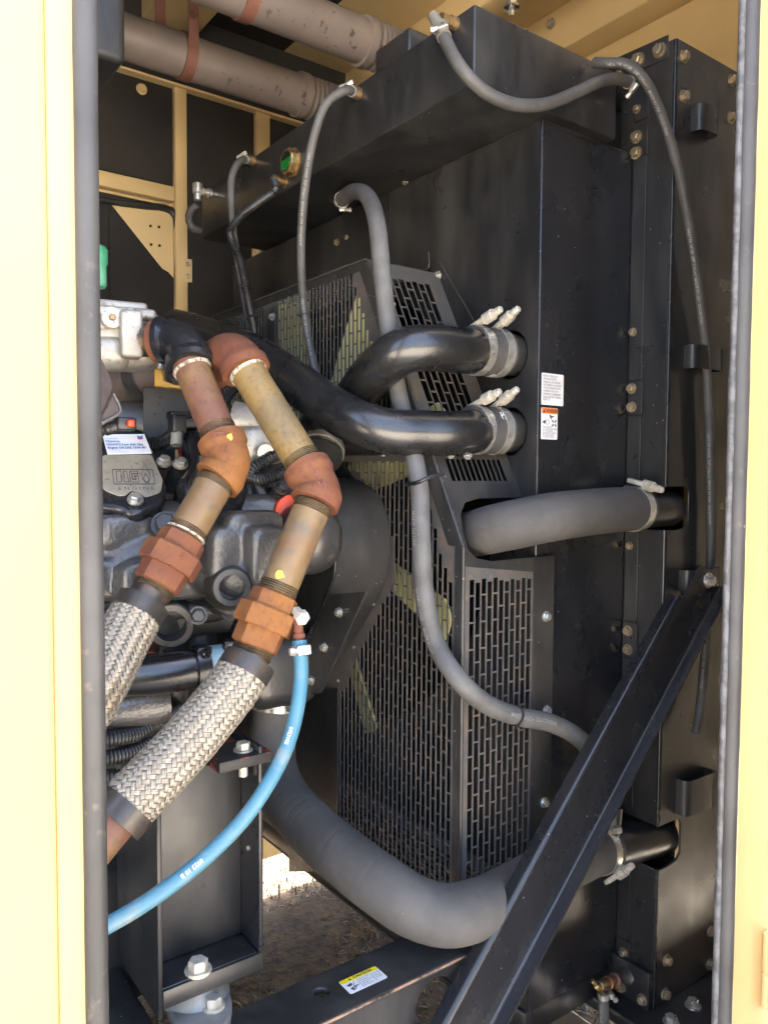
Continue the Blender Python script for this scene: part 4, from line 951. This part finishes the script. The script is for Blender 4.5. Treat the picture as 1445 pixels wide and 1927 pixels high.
for z, s, d_ in (('CHINA', .007, (0, 0)),):
    pass
x1h = thing('braided_hose', 'braided steel flex hose below the rusty red union, partly behind the seal', 'hose', D_(200, 1290, .87), 'braided flex hoses')
P1 = path([p1g, D_(248, 1172, .935), D_(225, 1215, .915), D_(200, 1264, .89), D_(172, 1314, .865), D_(135, 1368, .84), D_(95, 1420, .82)], .006)
band('ferrule', where(P1, .008)[0], where(P1, .008)[1], .0312, .02, NIP, x1h, .0016)
braid(P1[2:], .0305, x1h, 28, 3)
# ---- line 2
g2 = thing('gas_pipe', 'rusty olive gas pipe with red elbows and an orange union and test port', 'pipe', D_(500, 770, 1.05), 'rusty gas pipes')
E2 = path([D_(398, 692, 1.165), D_(413, 676, 1.13), D_(435, 667, 1.092), D_(454, 679, 1.073), D_(464, 700, 1.066)], .004); L2 = plen(E2)
sweep('elbow', E2, lambda s: .0335 if s < .013 or L2-s < .014 else .0298, RUST, g2, n=36)
p2a, p2b = D_(462, 693, 1.067), D_(577, 880, 1.025); ax = (p2b-p2a).normalized()
lathe('sealant', p2a+ax*.0065, ax, [(0, .024), (0, .0270), (.004, .0262), (.004, .024)], TEFL, g2, n=32)
pipe(p2a, p2b, PR, OPIP, g2); threads(p2b-ax*.019, ax, PR-.0004, .012, g2)
p2d, p2e = D_(591, 948, 1.005), D_(521, 1115, .975)
elbow([p2b, D_(589, 902, 1.018), D_(597, 920, 1.013), D_(597, 933, 1.009), p2d], PR, RUST, g2)
ax = (p2e-p2d).normalized(); threads(p2d, ax, PR-.0002, .012, g2); pipe(p2d, p2e, PR, MPIP, g2); threads(p2e-ax*.012, ax, PR-.0002, .014, g2)
union(p2e, ax, PR*1.02, RUSO, g2)
p2f = p2e+ax*.071; p2g = D_(468, 1248, .948); nd = (p2g-p2f).normalized(); threads(p2f, nd, PR, .014, g2)
sweep('nipple', path([p2f, p2g], .01), PR-.0006, NIP, g2, n=32)
def splat(c, r, parent, axis_p, mt=YMK):
    to = (EYE-c).normalized(); u = to.cross(V((0, 0, 1))).normalized(); v = to.cross(u); vs_ = [c+to*.0004]
    for i in range(14): q = r*random.uniform(.5, 1.15); a = i*.449; vs_.append(c+u*math.cos(a)*q+v*math.sin(a)*q-to*.0006*math.cos(a)**2)
    mesh('paint_mark', vs_, [(0, i+1, (i+1) % 14+1) for i in range(14)], mt, parent)
splat(D_(526, 1082, .98)-(D_(526, 1082, .98)-EYE).normalized()*.0252, .0065, g2, None)
splat(D_(434, 822, 1.04)-(D_(434, 822, 1.04)-EYE).normalized()*.0335, .0045, g1, None)
def cast_mark(s, px, py, d, size, rt, parent, mt=RUST):
    c = D_(px, py, d); n_ = (EYE-c).normalized(); u = n_.cross(V((0, 0, 1))).normalized()*-1; pl = Plane(c, u, n_.cross(u)*1)
    text('cast_mark', s, size, pl, 0, 0, mt, parent, 'CENTER', .0004, 0, 1., rt)
MARK = mat('cast_letter', (.13, .042, .028), .7)
cast_mark('P', 596, 897, .981, .011, -.3, g2, MARK); cast_mark('(N)', 602, 917, .979, .010, -.2, g2, MARK); cast_mark('10', 420, 684, 1.073, .011, -.9, g2, MARK); cast_mark('CHINA', 413, 819, 1.010, .006, .15, g1, MARK); cast_mark('2', 420, 852, 1.004, .012, 0, g1, MARK)
x2h = thing('braided_hose', 'braided steel flex hose slanting below the orange union across the mount bracket', 'hose', D_(205, 1590, .82), 'braided flex hoses')
P2 = path([p2g, D_(450, 1278, .938), D_(410, 1330, .92), D_(355, 1395, .895), D_(300, 1455, .87), D_(248, 1508, .85), D_(222, 1538, .84)], .006)
band('ferrule', where(P2, .006)[0], where(P2, .006)[1], .0312, .02, NIP, x2h, .0016)
braid(P2[2:-2], .0310, x2h, 28, 5)
pe, te = where(P2, plen(P2)-.006); band('ferrule', pe, te, .0312, .022, NIP, x2h, .0016)
sweep('end_pipe', path([pe, pe+te*.13], .01), .024, RPIP, x2h, n=32)
# test port and blue hose
tpo = D_(556, 1150, .965); lathe('test_port', tpo, D_(566, 1160, .955)-tpo, [(0, .007), (.012, .007), (.012, .0095), (.02, .0095)], WZN, g2, n=6, flat=True)
lathe('port_stem', D_(560, 1160, .96), D_(564, 1212, .955)-D_(560, 1160, .96), [(0, .0075), (.008, .0085), (.009, .006), (.02, .006), (.021, .0075), (.026, .0075), (.027, .006), (.04, .006)], RUST, g2, n=14)
t, PBz = hose('blue_hose', 'bright blue rubber hose curving from the test port past the bracket to the door', [D_(563, 1205, .955), D_(567, 1260, .95), D_(560, 1330, .94), D_(540, 1405, .925), D_(505, 1475, .905), D_(460, 1540, .89), D_(400, 1602, .87), D_(330, 1660, .845), D_(260, 1708, .82), D_(190, 1748, .80), D_(120, 1782, .78)], .0088, BLUE, n=22)
worm(PBz, .012, .009, t, (-.2, -1, .1), .011); hose_text('0923 10 B', .0068, PBz, nearest(PBz, D_(332, 1660, .845))-.03, .009, 0, t, 1, WHT); hose_text('092310B', .006, PBz, nearest(PBz, D_(538, 1410, .925))-.02, .009, .2, t, 1, WHT)

# ================================================================== DRAIN VALVE
dv = thing('drain_valve', 'old brass drain cock with a tee handle at the bottom of the radiator', 'valve', Y_(1118, 1870, .87))
a = Y_(1186, 1832, .895); b = Y_(1152, 1846, .88); dr = (b-a).normalized()
lathe('stub', a-dr*.04, dr, [(0, .016), (.062, .016), (.064, .011)], BLK, dv, n=20)
lathe('nipple', b-dr*.012, dr, [(0, .012), (.004, .0125), (.006, .008), (.022, .008)], STRP, dv, n=16); 
vb = lathe('valve_body', b+dr*.004, dr, [(0, .0105), (.006, .0115), (.018, .0115), (.0182, .0095), (.022, .0095), (.026, .011), (.036, .0095), (.05, .0085), (.052, .006), (.058, .006)], BRS, dv, n=12)
lathe('red_seal', b+dr*.0215, dr, [(0, .0098), (.0028, .0098)], REDL, dv, n=16)
hd = b+dr*.062; hx = V((.55, -.2, -.75)).normalized(); lathe('tee_handle', hd-hx*.018, hx, [(0, .003), (.002, .0042), (.012, .0036), (.014, .0055), (.022, .0055), (.024, .0036), (.034, .0042), (.036, .003)], BRN, dv, n=10)
t, PF = hose('drain_hose', 'black hose hanging under the brass drain cock', [b+dr*.038+V((0, 0, -.012)), b+dr*.038+V((0, -.002, -.05)), b+dr*.038+V((0, -.002, -.14)), b+dr*.038+V((.002, 0, -.3))], .0095, RUB)
worm(PF, .008, .0096, t, (1, -.5, 0), .009); hose_text('GOODYEAR', .006, PF, .02, .0095, .5, t, 1)

# ================================================================== ENGINE
en = thing('gas_engine', 'dark cast iron gas engine with aluminium faced valve covers', 'engine', (.2, 1.4, .85))
eX, eY, eZ = V((1, 0, 0)), V((0, 1, 0)), V((0, 0, 1))
box('block', (-1.2, 1.17, .9), (.45, 1.85, 1.36), CAST, en, .02, 3)
box('cylinder_head', (-1.2, 1.14, 1.33), (.56, 1.8, 1.46), CAST, en, .015, 3)
pl = plane3((250, 890, 1.12), (300, 890, 1.135), (250, 850, 1.155))
def pxr(pts, pl, r): return rounded([pl.px(*q) for q in pts], r)
# valve cover beside the seal
vc = plate('valve_cover', pl, pxr(((170, 822), (182, 806), (262, 804), (286, 822), (296, 868), (316, 915), (306, 948), (282, 958), (266, 966), (242, 966), (226, 956), (170, 950)), pl, .012), BLKG, en, thick=.055, bevel=.006)
plate('gasket', pl, pxr(((166, 818), (264, 802), (290, 822), (299, 868), (319, 916), (309, 951), (283, 962), (268, 971), (240, 971), (226, 961), (166, 955)), pl, .012), REDL, vc, thick=.003, bevel=.0005, lift=-.053)
lathe('bolt_boss', pl.pw(255, 945, -.05), pl.n, [(0, .012), (.045, .0115), (.053, .010)], BLKG, vc, n=24)
bolt(vc, pl.pw(255, 944, .003), pl.n, .0082, STL)
alp = plate('cover_face', pl, pxr(((193, 858), (286, 857), (298, 886), (307, 905), (303, 928), (272, 938), (262, 926), (248, 924), (238, 933), (226, 935), (198, 925), (190, 912), (190, 880)), pl, .006), ALUF, vc, thick=.002, bevel=.0007, lift=.002)
# engraved mark
mk = .0026
o_ = V(pl.px(217, 911)); sx = V(pl.px(287, 911))-o_; wL = sx.length; rt = math.atan2(sx.y, sx.x); hL = (V(pl.px(217, 887))-o_).length
def E2(x, y): return (o_.x+x*wL*math.cos(rt)-y*hL*math.sin(rt), o_.y+x*wL*math.sin(rt)+y*hL*math.cos(rt))
def ring(pts, th): return plate('engraving', pl, [E2(*p) for p in pts], INKG, vc, holes=[[E2(*p) for p in th]], thick=.0003, bevel=.00003, lift=mk-.0004)
ring(rrect(-.04, -.12, 1.08, 1.1, .08), rrect(-.02, -.05, 1.06, 1.03, .06))
ring([(.04, .05), (.19, .05), (.19, .52), (.25, .05), (.38, .05), (.36, .95), (.25, .95), (.26, .45), (.19, .95), (.06, .95)], [(.06, .1), (.165, .1), (.17, .75), (.27, .1), (.355, .1), (.345, .9), (.275, .9), (.28, .25), (.18, .9), (.08, .9)])
ring([(.40, .05), (.66, .05), (.65, .6), (.53, .6), (.53, .42), (.56, .42), (.56, .3), (.5, .3), (.49, .7), (.66, .7), (.66, .95), (.42, .95)], [(.425, .1), (.64, .1), (.63, .53), (.55, .53), (.55, .48), (.585, .48), (.585, .23), (.475, .23), (.465, .78), (.64, .78), (.64, .9), (.44, .9)])
fl_ = [(.86, 1.75), (.93, 1.1), (.98, .7), (.97, .3), (.9, 0), (.82, 0), (.74, .3), (.74, .65), (.8, 1.1)]
ring(fl_, [((x-.86)*.84+.86, (y-.7)*.9+.7) for x, y in fl_])
ring([(.85, .8), (.93, .4), (.9, .05), (.82, .05), (.77, .35)], [(.85, .66), (.91, .38), (.885, .1), (.83, .1), (.79, .35)])
text('engraving', 'ENGINE', hL*.36, pl, *E2(.06, -.55), INKG, vc, lift=mk, sx=1., rot=rt, space=1.5)
# oil label
lpn = plate('oil_label', pl, [pl.px(*q) for q in ((193, 820), (272, 819), (286, 855), (203, 857))], WHT, vc, thick=.0015, bevel=.0003, lift=.0025)
r2 = math.atan2(pl.px(280, 838)[1]-pl.px(200, 838)[1], pl.px(280, 838)[0]-pl.px(200, 838)[0])
for s, px, py, hh in (('Chevron', 199, 835.5, 5.2), ('HDAX® Low Ash Gas', 201, 841.5, 5.2), ('Engine Oil SAE 15W-40', 203, 847.5, 5.2)):
    sz = abs(pl.px(px, py)[1]-pl.px(px, py-hh)[1])*1.05; text('print', s, sz, pl, *pl.px(px, py), LBL, lpn, lift=.0033, bold=.0002, sx=.80, rot=r2)
for s, px, py in (('YOU ARE USING', 198, 829), ('For API Gas Use', 205, 851), ('www.chevronlubricants.com', 206, 854.5)): text('print', s, .0024, pl, *pl.px(px, py), LBL, lpn, lift=.0033, rot=r2)
plate('emblem', pl, [pl.px(*q) for q in ((258, 823), (263, 824.5), (268, 822.5), (269, 826), (264, 828), (259, 826.5))], LBL, lpn, thick=.0003, bevel=.00004, lift=.003)
plate('emblem', pl, [pl.px(*q) for q in ((259, 827), (264, 828.5), (269, 826.5), (269.5, 828.5), (264, 830), (259.5, 829))], LRE, lpn, thick=.0003, bevel=.00004, lift=.003)
# second valve cover behind the pipe
pl = plane3((400, 900, 1.16), (450, 900, 1.18), (400, 860, 1.195))
v2 = plate('valve_cover', pl, pxr(((348, 800), (362, 872), (330, 905), (345, 925), (352, 945), (405, 965), (455, 955), (470, 920), (455, 850), (440, 800)), pl, .01), BLKG, en, thick=.05, bevel=.007)
plate('gasket', pl, pxr(((344, 796), (358, 872), (325, 905), (341, 927), (349, 949), (405, 970), (458, 960), (474, 920), (459, 848), (444, 796)), pl, .01), REDL, v2, thick=.003, bevel=.0005, lift=-.048)
plate('cover_face', pl, pxr(((370, 858), (445, 862), (452, 915), (420, 935), (372, 925), (360, 905)), pl, .006), ALUF, v2, thick=.002, bevel=.0007, lift=.002)
sweep('cover_rib', path([pl.pw(362, 830, .0), pl.pw(366, 880, .004), pl.pw(352, 915, .002), pl.pw(360, 935, -.004), pl.pw(395, 950, -.012)], .008), .007, BLKG, v2, n=14)
for px, py in ((309, 868), (340, 872)): lathe('bolt_boss', D_(px, py+10, 1.175), pl.n, [(-.03, .011), (.0, .010)], CASTS, en, n=20); bolt(en, D_(px, py+2, 1.165), pl.n, .0085, STL)
b_ = D_(311, 988, 1.08); bolt(en, b_, (-.35, -.85, .35), .014, CASTS)
# head side, water rail and the textured manifold
def S(name, pts, rad_, mt=CAST, n=28, jit=.10, sq=1.): 
    P = path(pts, .012); k = len(P); rr = [rad_[0]+(rad_[1]-rad_[0])*i/(k-1) for i in range(k)] if isinstance(rad_, tuple) else rad_
    return sweep(name, P, rr, mt, en, n=n, jit=jit, squash=sq)
def fused(name, mt, builders, vox=.0035, smooth=6):
    """several rough shapes melted into one casting"""
    vs_ = []; fs = []
    for o in builders:
        b_ = len(vs_); vs_ += [v.co+WL[o] for v in o.data.vertices]; fs += [tuple(b_+i for i in p.vertices) for p in o.data.polygons]; bpy.data.objects.remove(o)
    o = mesh(name, vs_, fs, mt, en); m1 = o.modifiers.new('r', 'REMESH'); m1.mode = 'VOXEL'; m1.voxel_size = vox; m1.use_smooth_shade = True
    m2 = o.modifiers.new('s', 'SMOOTH'); m2.iterations = smooth; m2.factor = .6; return o
parts = [S('x', [D_(100, 985, 1.10), D_(250, 985, 1.12), D_(340, 975, 1.15), D_(440, 965, 1.18), D_(520, 960, 1.2)], .026),
  S('x', [D_(100, 1050, 1.10), D_(210, 1052, 1.11), D_(300, 1060, 1.12), D_(390, 1066, 1.12), D_(450, 1050, 1.12), D_(505, 1020, 1.13)], (.060, .052), jit=.03),
  S('x', [D_(380, 1062, 1.09), D_(440, 1085, 1.085), D_(505, 1075, 1.09)], (.040, .036), jit=.03),
  S('x', [D_(110, 1125, 1.08), D_(210, 1130, 1.10), D_(300, 1125, 1.11)], (.030, .024))]
for px, py, d_, w_, h_ in ((232, 1000, 1.085, .08, .05), (470, 1000, 1.09, .09, .06), (495, 1045, 1.07, .055, .08), (330, 1088, 1.075, .16, .06), (205, 1088, 1.07, .12, .06), (440, 1040, 1.075, .09, .08)):
    parts.append(lump('x', D_(px, py, d_), (eX, eY, eZ), (w_, .05, h_), CAST, en, 5, .05))
parts.append(lathe('x', D_(437, 1106, 1.10), (EYE-D_(437, 1106, 1.06)).normalized()+V((.15, 0, -.1)), [(0, .045), (.03, .036)], CAST, en))
fused('manifold', CAST, parts, .003, 4)
plate('head_pad', plane3((485, 985, 1.075), (520, 985, 1.085), (485, 965, 1.085)), [plane3((485, 985, 1.075), (520, 985, 1.085), (485, 965, 1.085)).px(*q) for q in ((490, 992), (532, 988), (538, 1002), (498, 1010))], CASTS, en, thick=.03, bevel=.003)
pp_ = D_(437, 1106, 1.035); nn_ = (EYE-pp_).normalized()+V((.15, 0, -.1))
lathe('port_boss', pp_+nn_*-.03, nn_, [(0, .034), (.024, .0265), (.027, .0255), (.028, .0242), (.028, .0172), (.006, .0168), (.005, .0)], CASTS, en, n=32)
box('lower_flange', (.0, 1.03, 1.27), (.56, 1.15, 1.31), CASTS, en, .006)
S('lower_flange_edge', [D_(285, 1140, 1.08), D_(350, 1150, 1.10), D_(420, 1140, 1.12), D_(480, 1120, 1.14)], .02, CASTS)
pr = D_(322, 1178, 1.05); nn_ = V((-.25, -.75, -.1)).normalized()
lathe('ring_flange', pr-nn_*.02, nn_, [(-.03, .030), (.012, .031), (.020, .031), (.022, .029), (.022, .021), (-.008, .0205), (-.009, 0)], CASTS, en, n=32)
bolt(en, D_(373, 1158, 1.06), (-.3, -.85, .1), .0095, CASTS); bolt(en, D_(432, 1152, 1.08), (-.3, -.85, .1), .0085, CASTS)
S('column', [D_(330, 1180, 1.12), D_(326, 1250, 1.12), D_(330, 1330, 1.13)], .022, CASTS, jit=.03)
S('column', [D_(372, 1180, 1.14), D_(376, 1260, 1.14), D_(372, 1340, 1.15)], .026, CASTS, jit=.03)
for px, py, d_, r_ in ((215, 968, 1.075, .006), (345, 985, 1.085, .0075), (398, 988, 1.09, .007), (520, 1055, 1.06, .007)):
    bolt(en, D_(px, py, d_), (-.3, -.85, .35), r_, CASTS)
for (a1, b1, c1), (a2, b2, c2), r_ in (((345, 960, 1.13), (365, 985, 1.09), .005), ((430, 960, 1.15), (440, 985, 1.10), .006)):
    sweep('fuel_line', path([D_(a1, b1, c1), D_((a1+a2)/2, (b1+b2)/2+4, (c1+c2)/2), D_(a2, b2, c2)], .006), r_, CASTS, en, n=10)
box('head_rail', tuple(D_(310, 966, 1.13)), tuple(D_(310, 966, 1.13)+V((.22, .03, .012))), CASTS, en, .002)
# black crossover tube with its clamp and blue sleeve
ct = thing('coolant_tube', 'black painted coolant tube with a clamp and pale blue silicone sleeve', 'pipe', D_(300, 1270, 1.0))
PT = path([D_(120, 1272, .97), D_(210, 1272, 1.0), D_(300, 1268, 1.03), D_(372, 1258, 1.055)], .01)
sweep('tube', PT, .0265, CHG, ct, n=36)
tdir = (PT[-1]-PT[-2]).normalized(); sweep('sleeve', path([PT[-1]+tdir*.006, PT[-1]+tdir*.075], .01), .0283, SILI, ct, n=32)
c_ = band('clamp', D_(377, 1257, 1.055), tdir, .0290, .018, CHG, ct, .002); obox('screw_housing', D_(383, 1226, 1.045), (tdir, eY, eZ), (.02, .012, .012), CHG, c_, .002); bolt(c_, D_(388, 1228, 1.035), (.6, -.7, .2), .005, CHG)
c_ = band('clamp', D_(428, 1252, 1.075), tdir, .0288, .012, CHG, ct, .002); obox('screw_housing', D_(430, 1215, 1.06), (tdir, eY, eZ), (.014, .012, .014), CHG, c_, .002)
# lower block, sump
S('block_boss', [D_(150, 1330, 1.02), D_(230, 1332, 1.04), D_(310, 1320, 1.07)], (.034, .03), CAST)
box('sump', (-1.2, 1.10, .72), (.40, 1.8, .93), CASTS, en, .03, 3)
lump('red_casting', D_(292, 1225, 1.14), (eX, eY, eZ), (.05, .05, .12), REDP, en, 4, .05)
for i, (y0, y1) in enumerate(((1390, 1362), (1425, 1385), (1462, 1470))):
    tl, Pl = hose('engine_loom', ('black corrugated loom lying highest under the coolant tube', 'black corrugated loom lying in the middle under the coolant tube', 'black corrugated loom lowest under the coolant tube')[i], [D_(150, y0+8, .98), D_(210, y0, 1.0), D_(262, (y0+y1)/2+4, 1.03), D_(302, y1-4, 1.06), D_(340, y1-30, 1.10)], .0098, LOOM, 'loom', 'looms beside the sump', .0023, 12, corr(.0098, .0046, .0012))
tl, Pl = hose('engine_loom', 'pair of corrugated loom ends behind the orange union', [D_(425, 1240, 1.12), D_(440, 1200, 1.13), D_(458, 1160, 1.14), D_(490, 1120, 1.15)], .0098, LOOM, 'loom', None, .0023, 12, corr(.0105, .0046, .0012))
# front cover, pump, canister
pf = plane3((520, 940, 1.22), (560, 940, 1.25), (520, 900, 1.24))
plate('front_cover', pf, pxr(((452, 870), (530, 862), (590, 870), (625, 930), (620, 1010), (560, 1020), (500, 990), (465, 930)), pf, .01), CASTS, en, thick=.05, bevel=.008)
sweep('cover_rib', path([pf.pw(470, 880, .002), pf.pw(490, 930, .004), pf.pw(520, 985, .002)], .01), .010, CASTS, en, n=14)
lathe('bolt_boss', D_(512, 955, 1.215), D_(527, 920, 1.18)-D_(512, 955, 1.215), [(0, .02), (.035, .012), (.045, .011)], CASTS, en, n=20); bolt(en, D_(527, 920, 1.178), (.2, -.7, .6), .0085, CASTS)
bolt(en, D_(500, 905, 1.21), pf.n, .009, CASTS)
lathe('orange_cap', D_(536, 965, 1.2), D_(575, 965, 1.15)-D_(536, 965, 1.2), [(0, .027), (.02, .027), (.024, .02)], ORG, en, n=32)
lathe('knurled_collar', D_(520, 945, 1.22), D_(545, 955, 1.19)-D_(520, 945, 1.22), [(0, .026), (.016, .026)], LOOM, en, n=28)
lump('canister', D_(580, 1012, 1.18), (eX, eY, eZ), (.10, .10, .11), CASTS, en, 2.2, .01)
lump('pump_body', D_(512, 1255, 1.40), (eX, eY, eZ), (.14, .12, .13), CASTS, en, 4, .08)
lathe('pump_neck', D_(519, 1305, 1.46), D_(514, 1250, 1.46)-D_(519, 1305, 1.46), [(0, .038), (.02, .04), (.022, .05), (.034, .05), (.036, .042), (.09, .046)], CAST, en, n=32)
sweep('copper_gasket', path([D_(490, 1292, 1.40), D_(560, 1278, 1.40)], .02), .002, BRN, en, n=8)
# upper rear: plate, bracket, brown tubes, aluminium parts, looms
pe_ = plane3((335, 780, 1.3), (400, 780, 1.31), (335, 740, 1.3))
plate('coil_plate', pe_, [pe_.px(*q) for q in ((269, 728), (420, 738), (420, 840), (271, 850))], BLK, en, thick=.004, bevel=.001)
for px, py in ((301, 748), (299, 760), (307, 771), (292, 779), (304, 801)): bolt(en, pe_.pw(px, py), pe_.n, .0022, LOOM, washer=False)
yb_ = plate('cable_bracket', plane3((320, 715, 1.28), (345, 718, 1.28), (320, 690, 1.28)), [plane3((320, 715, 1.28), (345, 718, 1.28), (320, 690, 1.28)).px(*q) for q in ((290, 694), (304, 694), (308, 716), (330, 724), (345, 724), (345, 731), (290, 727))], YBR, en, thick=.02, bevel=.002)
lathe('stud', D_(300, 694, 1.275), eZ, [(0, .006), (.008, .006)], STL, en, n=12)
S('brown_tube', [D_(205, 738, 1.42), D_(250, 715, 1.38), D_(300, 705, 1.36), D_(345, 700, 1.34)], .036, TUNG, jit=.02)
lathe('tube_collar', D_(258, 712, 1.38), D_(300, 705, 1.36)-D_(258, 712, 1.38), [(0, .037), (0, .040), (.025, .040), (.027, .037)], CASTS, en, n=32)
S('dark_duct', [D_(190, 790, 1.42), D_(240, 790, 1.42), D_(290, 800, 1.42)], .05, CASTS, jit=.05)
hb = thing('heat_blanket', 'brown quilted heat blanket with grey stitched flap beside the door seal', 'blanket', D_(205, 790, 1.0))
pq = plane3((205, 740, 1.02), (225, 745, 1.05), (205, 700, 1.04))
plate('blanket', pq, pxr(((150, 650), (192, 668), (212, 712), (216, 728), (212, 745), (196, 780), (150, 800)), pq, .01), QUILT, hb, thick=.03, bevel=.006)
pq2 = plane3((210, 780, 1.03), (228, 780, 1.05), (210, 750, 1.045))
plate('flap', pq2, [pq2.px(*q) for q in ((214, 738), (232, 778), (190, 803), (190, 790))], QUILT, hb, thick=.008, bevel=.002)
sweep('stitched_trim', path([pq2.pw(212, 742, .002), pq2.pw(225, 772, .002), pq2.pw(192, 796, .002)], .004), .0016, TRIM, hb, n=8)
S('sensor_block', [D_(440, 790, 1.25), D_(480, 795, 1.25), D_(515, 800, 1.25)], .03, ALU, jit=.08)
box('foil_box', tuple(D_(445, 851, 1.2)), tuple(D_(445, 851, 1.2)+V((.045, .05, .036))), GOLD, en, .002)
lump('throttle_body', D_(485, 838, 1.24), (eX, eY, eZ), (.085, .07, .06), ALU, en, 4, .08)
lathe('plug_port', D_(500, 851, 1.2), (EYE-D_(500, 851, 1.2)), [(0, .014), (.006, .014), (.008, .012), (.008, .009), (.003, .009), (.003, 0)], STL, en, n=24)
for i, pts in enumerate(([D_(470, 895, 1.2), D_(478, 880, 1.19), D_(500, 866, 1.19), D_(522, 855, 1.2)], [D_(468, 898, 1.2), D_(490, 902, 1.19), D_(520, 895, 1.19), D_(545, 882, 1.2)])):
    hose('plug_loom', ('corrugated black loom rising over the front cover behind the pipes', 'corrugated black loom lying on the front cover behind the pipes')[i], pts, .0088, LOOM, 'loom', None, .0021, 12, corr(.0088, .0042, .0011))
for i, (y0, y1) in enumerate(((832, 818), (842, 830))):
    hose('coil_loom', ('upper corrugated loom crossing between the valve covers', 'lower corrugated loom crossing between the valve covers')[i], [D_(282, y0, 1.22), D_(300, y0-3, 1.22), D_(320, y1, 1.23), D_(335, y1-12, 1.24)], .007, LOOM, 'loom', None, .0018, 12, corr(.007, .0036, .001))
ci = thing('ignition_coil', 'black plug connector with grey boot before the coil plate', 'connector', D_(332, 840, 1.2))
lathe('boot', D_(332, 838, 1.2), D_(334, 800, 1.21)-D_(332, 838, 1.2), [(0, .008), (.002, .009), (.028, .0085)], ISO, ci, n=16)
obox('housing', D_(334, 798, 1.21), (eX, eY, eZ), (.022, .025, .028), LOOM, ci, .003); obox('arm', D_(355, 796, 1.22), (eX, eY, eZ), (.05, .022, .016), LOOM, ci, .003); obox('cap', D_(338, 782, 1.22), (eX, eY, eZ), (.034, .025, .012), LOOM, ci, .003)
t, Pz = hose('connector_loom', 'corrugated loom with a red plug beside the heat blanket', [D_(175, 812, 1.03), D_(200, 808, 1.04), D_(220, 802, 1.06), D_(240, 798, 1.08)], .0075, LOOM, 'loom', None, .002, 12, corr(.0075, .004, .0012))
obox('plug', D_(236, 798, 1.06), (eX, eY, eZ), (.026, .02, .018), LOOM, t, .003); obox('red_clip', D_(246, 797, 1.05), (eX, eY, eZ), (.009, .01, .009), ORG, t, .002)
hose('rail_loom', 'thin black loom passing behind the two gas pipes', [D_(380, 800, 1.24), D_(440, 795, 1.23), D_(475, 790, 1.24), D_(520, 785, 1.3)], .009, LOOM, 'loom', None, .0025, 12, corr(.009, .0048, .001))

# ================================================================== GAS VALVE BODY
vb_ = thing('gas_valve', 'cast aluminium gas valve body with bolted cover beside the door seal', 'valve', D_(225, 680, 1.12))
n_ = V((-.25, -.95, .1)).normalized(); u_ = V((1, -.2, 0)).normalized(); ax3 = (u_, u_.cross(n_).normalized()*-1, n_)
up3 = eZ; fw = u_.cross(up3)
lump('body', D_(215, 640, 1.15), (u_, fw, up3), (.13, .10, .085), ALU, vb_, 5, .03)
lump('bulge', D_(205, 665, 1.12), (u_, fw, up3), (.06, .06, .05), ALU, vb_, 2.6, .03)
obox('outlet_block', D_(243, 634, 1.12), (u_, fw, up3), (.030, .07, .066), ALU, vb_, .005, 3)
obox('cover', D_(212, 597, 1.135), (u_, fw, up3), (.11, .095, .016), ALU, vb_, .006, 3)
obox('cover', D_(215, 585, 1.15), (u_, fw, up3), (.085, .085, .016), ALU, vb_, .006, 3)
for px, py, d_ in ((248, 594, 1.10), (192, 582, 1.10)):
    lathe('bolt_boss', D_(px, py+14, d_), eZ, [(-.018, .0095), (.012, .0095)], ALU, vb_, n=18); bolt(vb_, D_(px, py-1, d_), eZ, .0075, ALU)
lathe('lug', D_(211, 598, 1.09), (-.1, -1, .05), [(-.01, .0145), (.004, .0145), (.004, .005), (.0, .005)], ALU, vb_, n=24); bolt(vb_, D_(211, 598, 1.088), (-.1, -1, .05), .0042, BRS)
gc = thing('green_cap', 'green plastic cap showing beside the door seal above the gas valve', 'cap', D_(188, 520, 1.1))
lathe('cap', D_(176, 540, 1.1), eZ, [(0, .016), (.004, .018), (.03, .018), (.034, .02), (.052, .02), (.056, .017)], GREEN, gc, n=24)
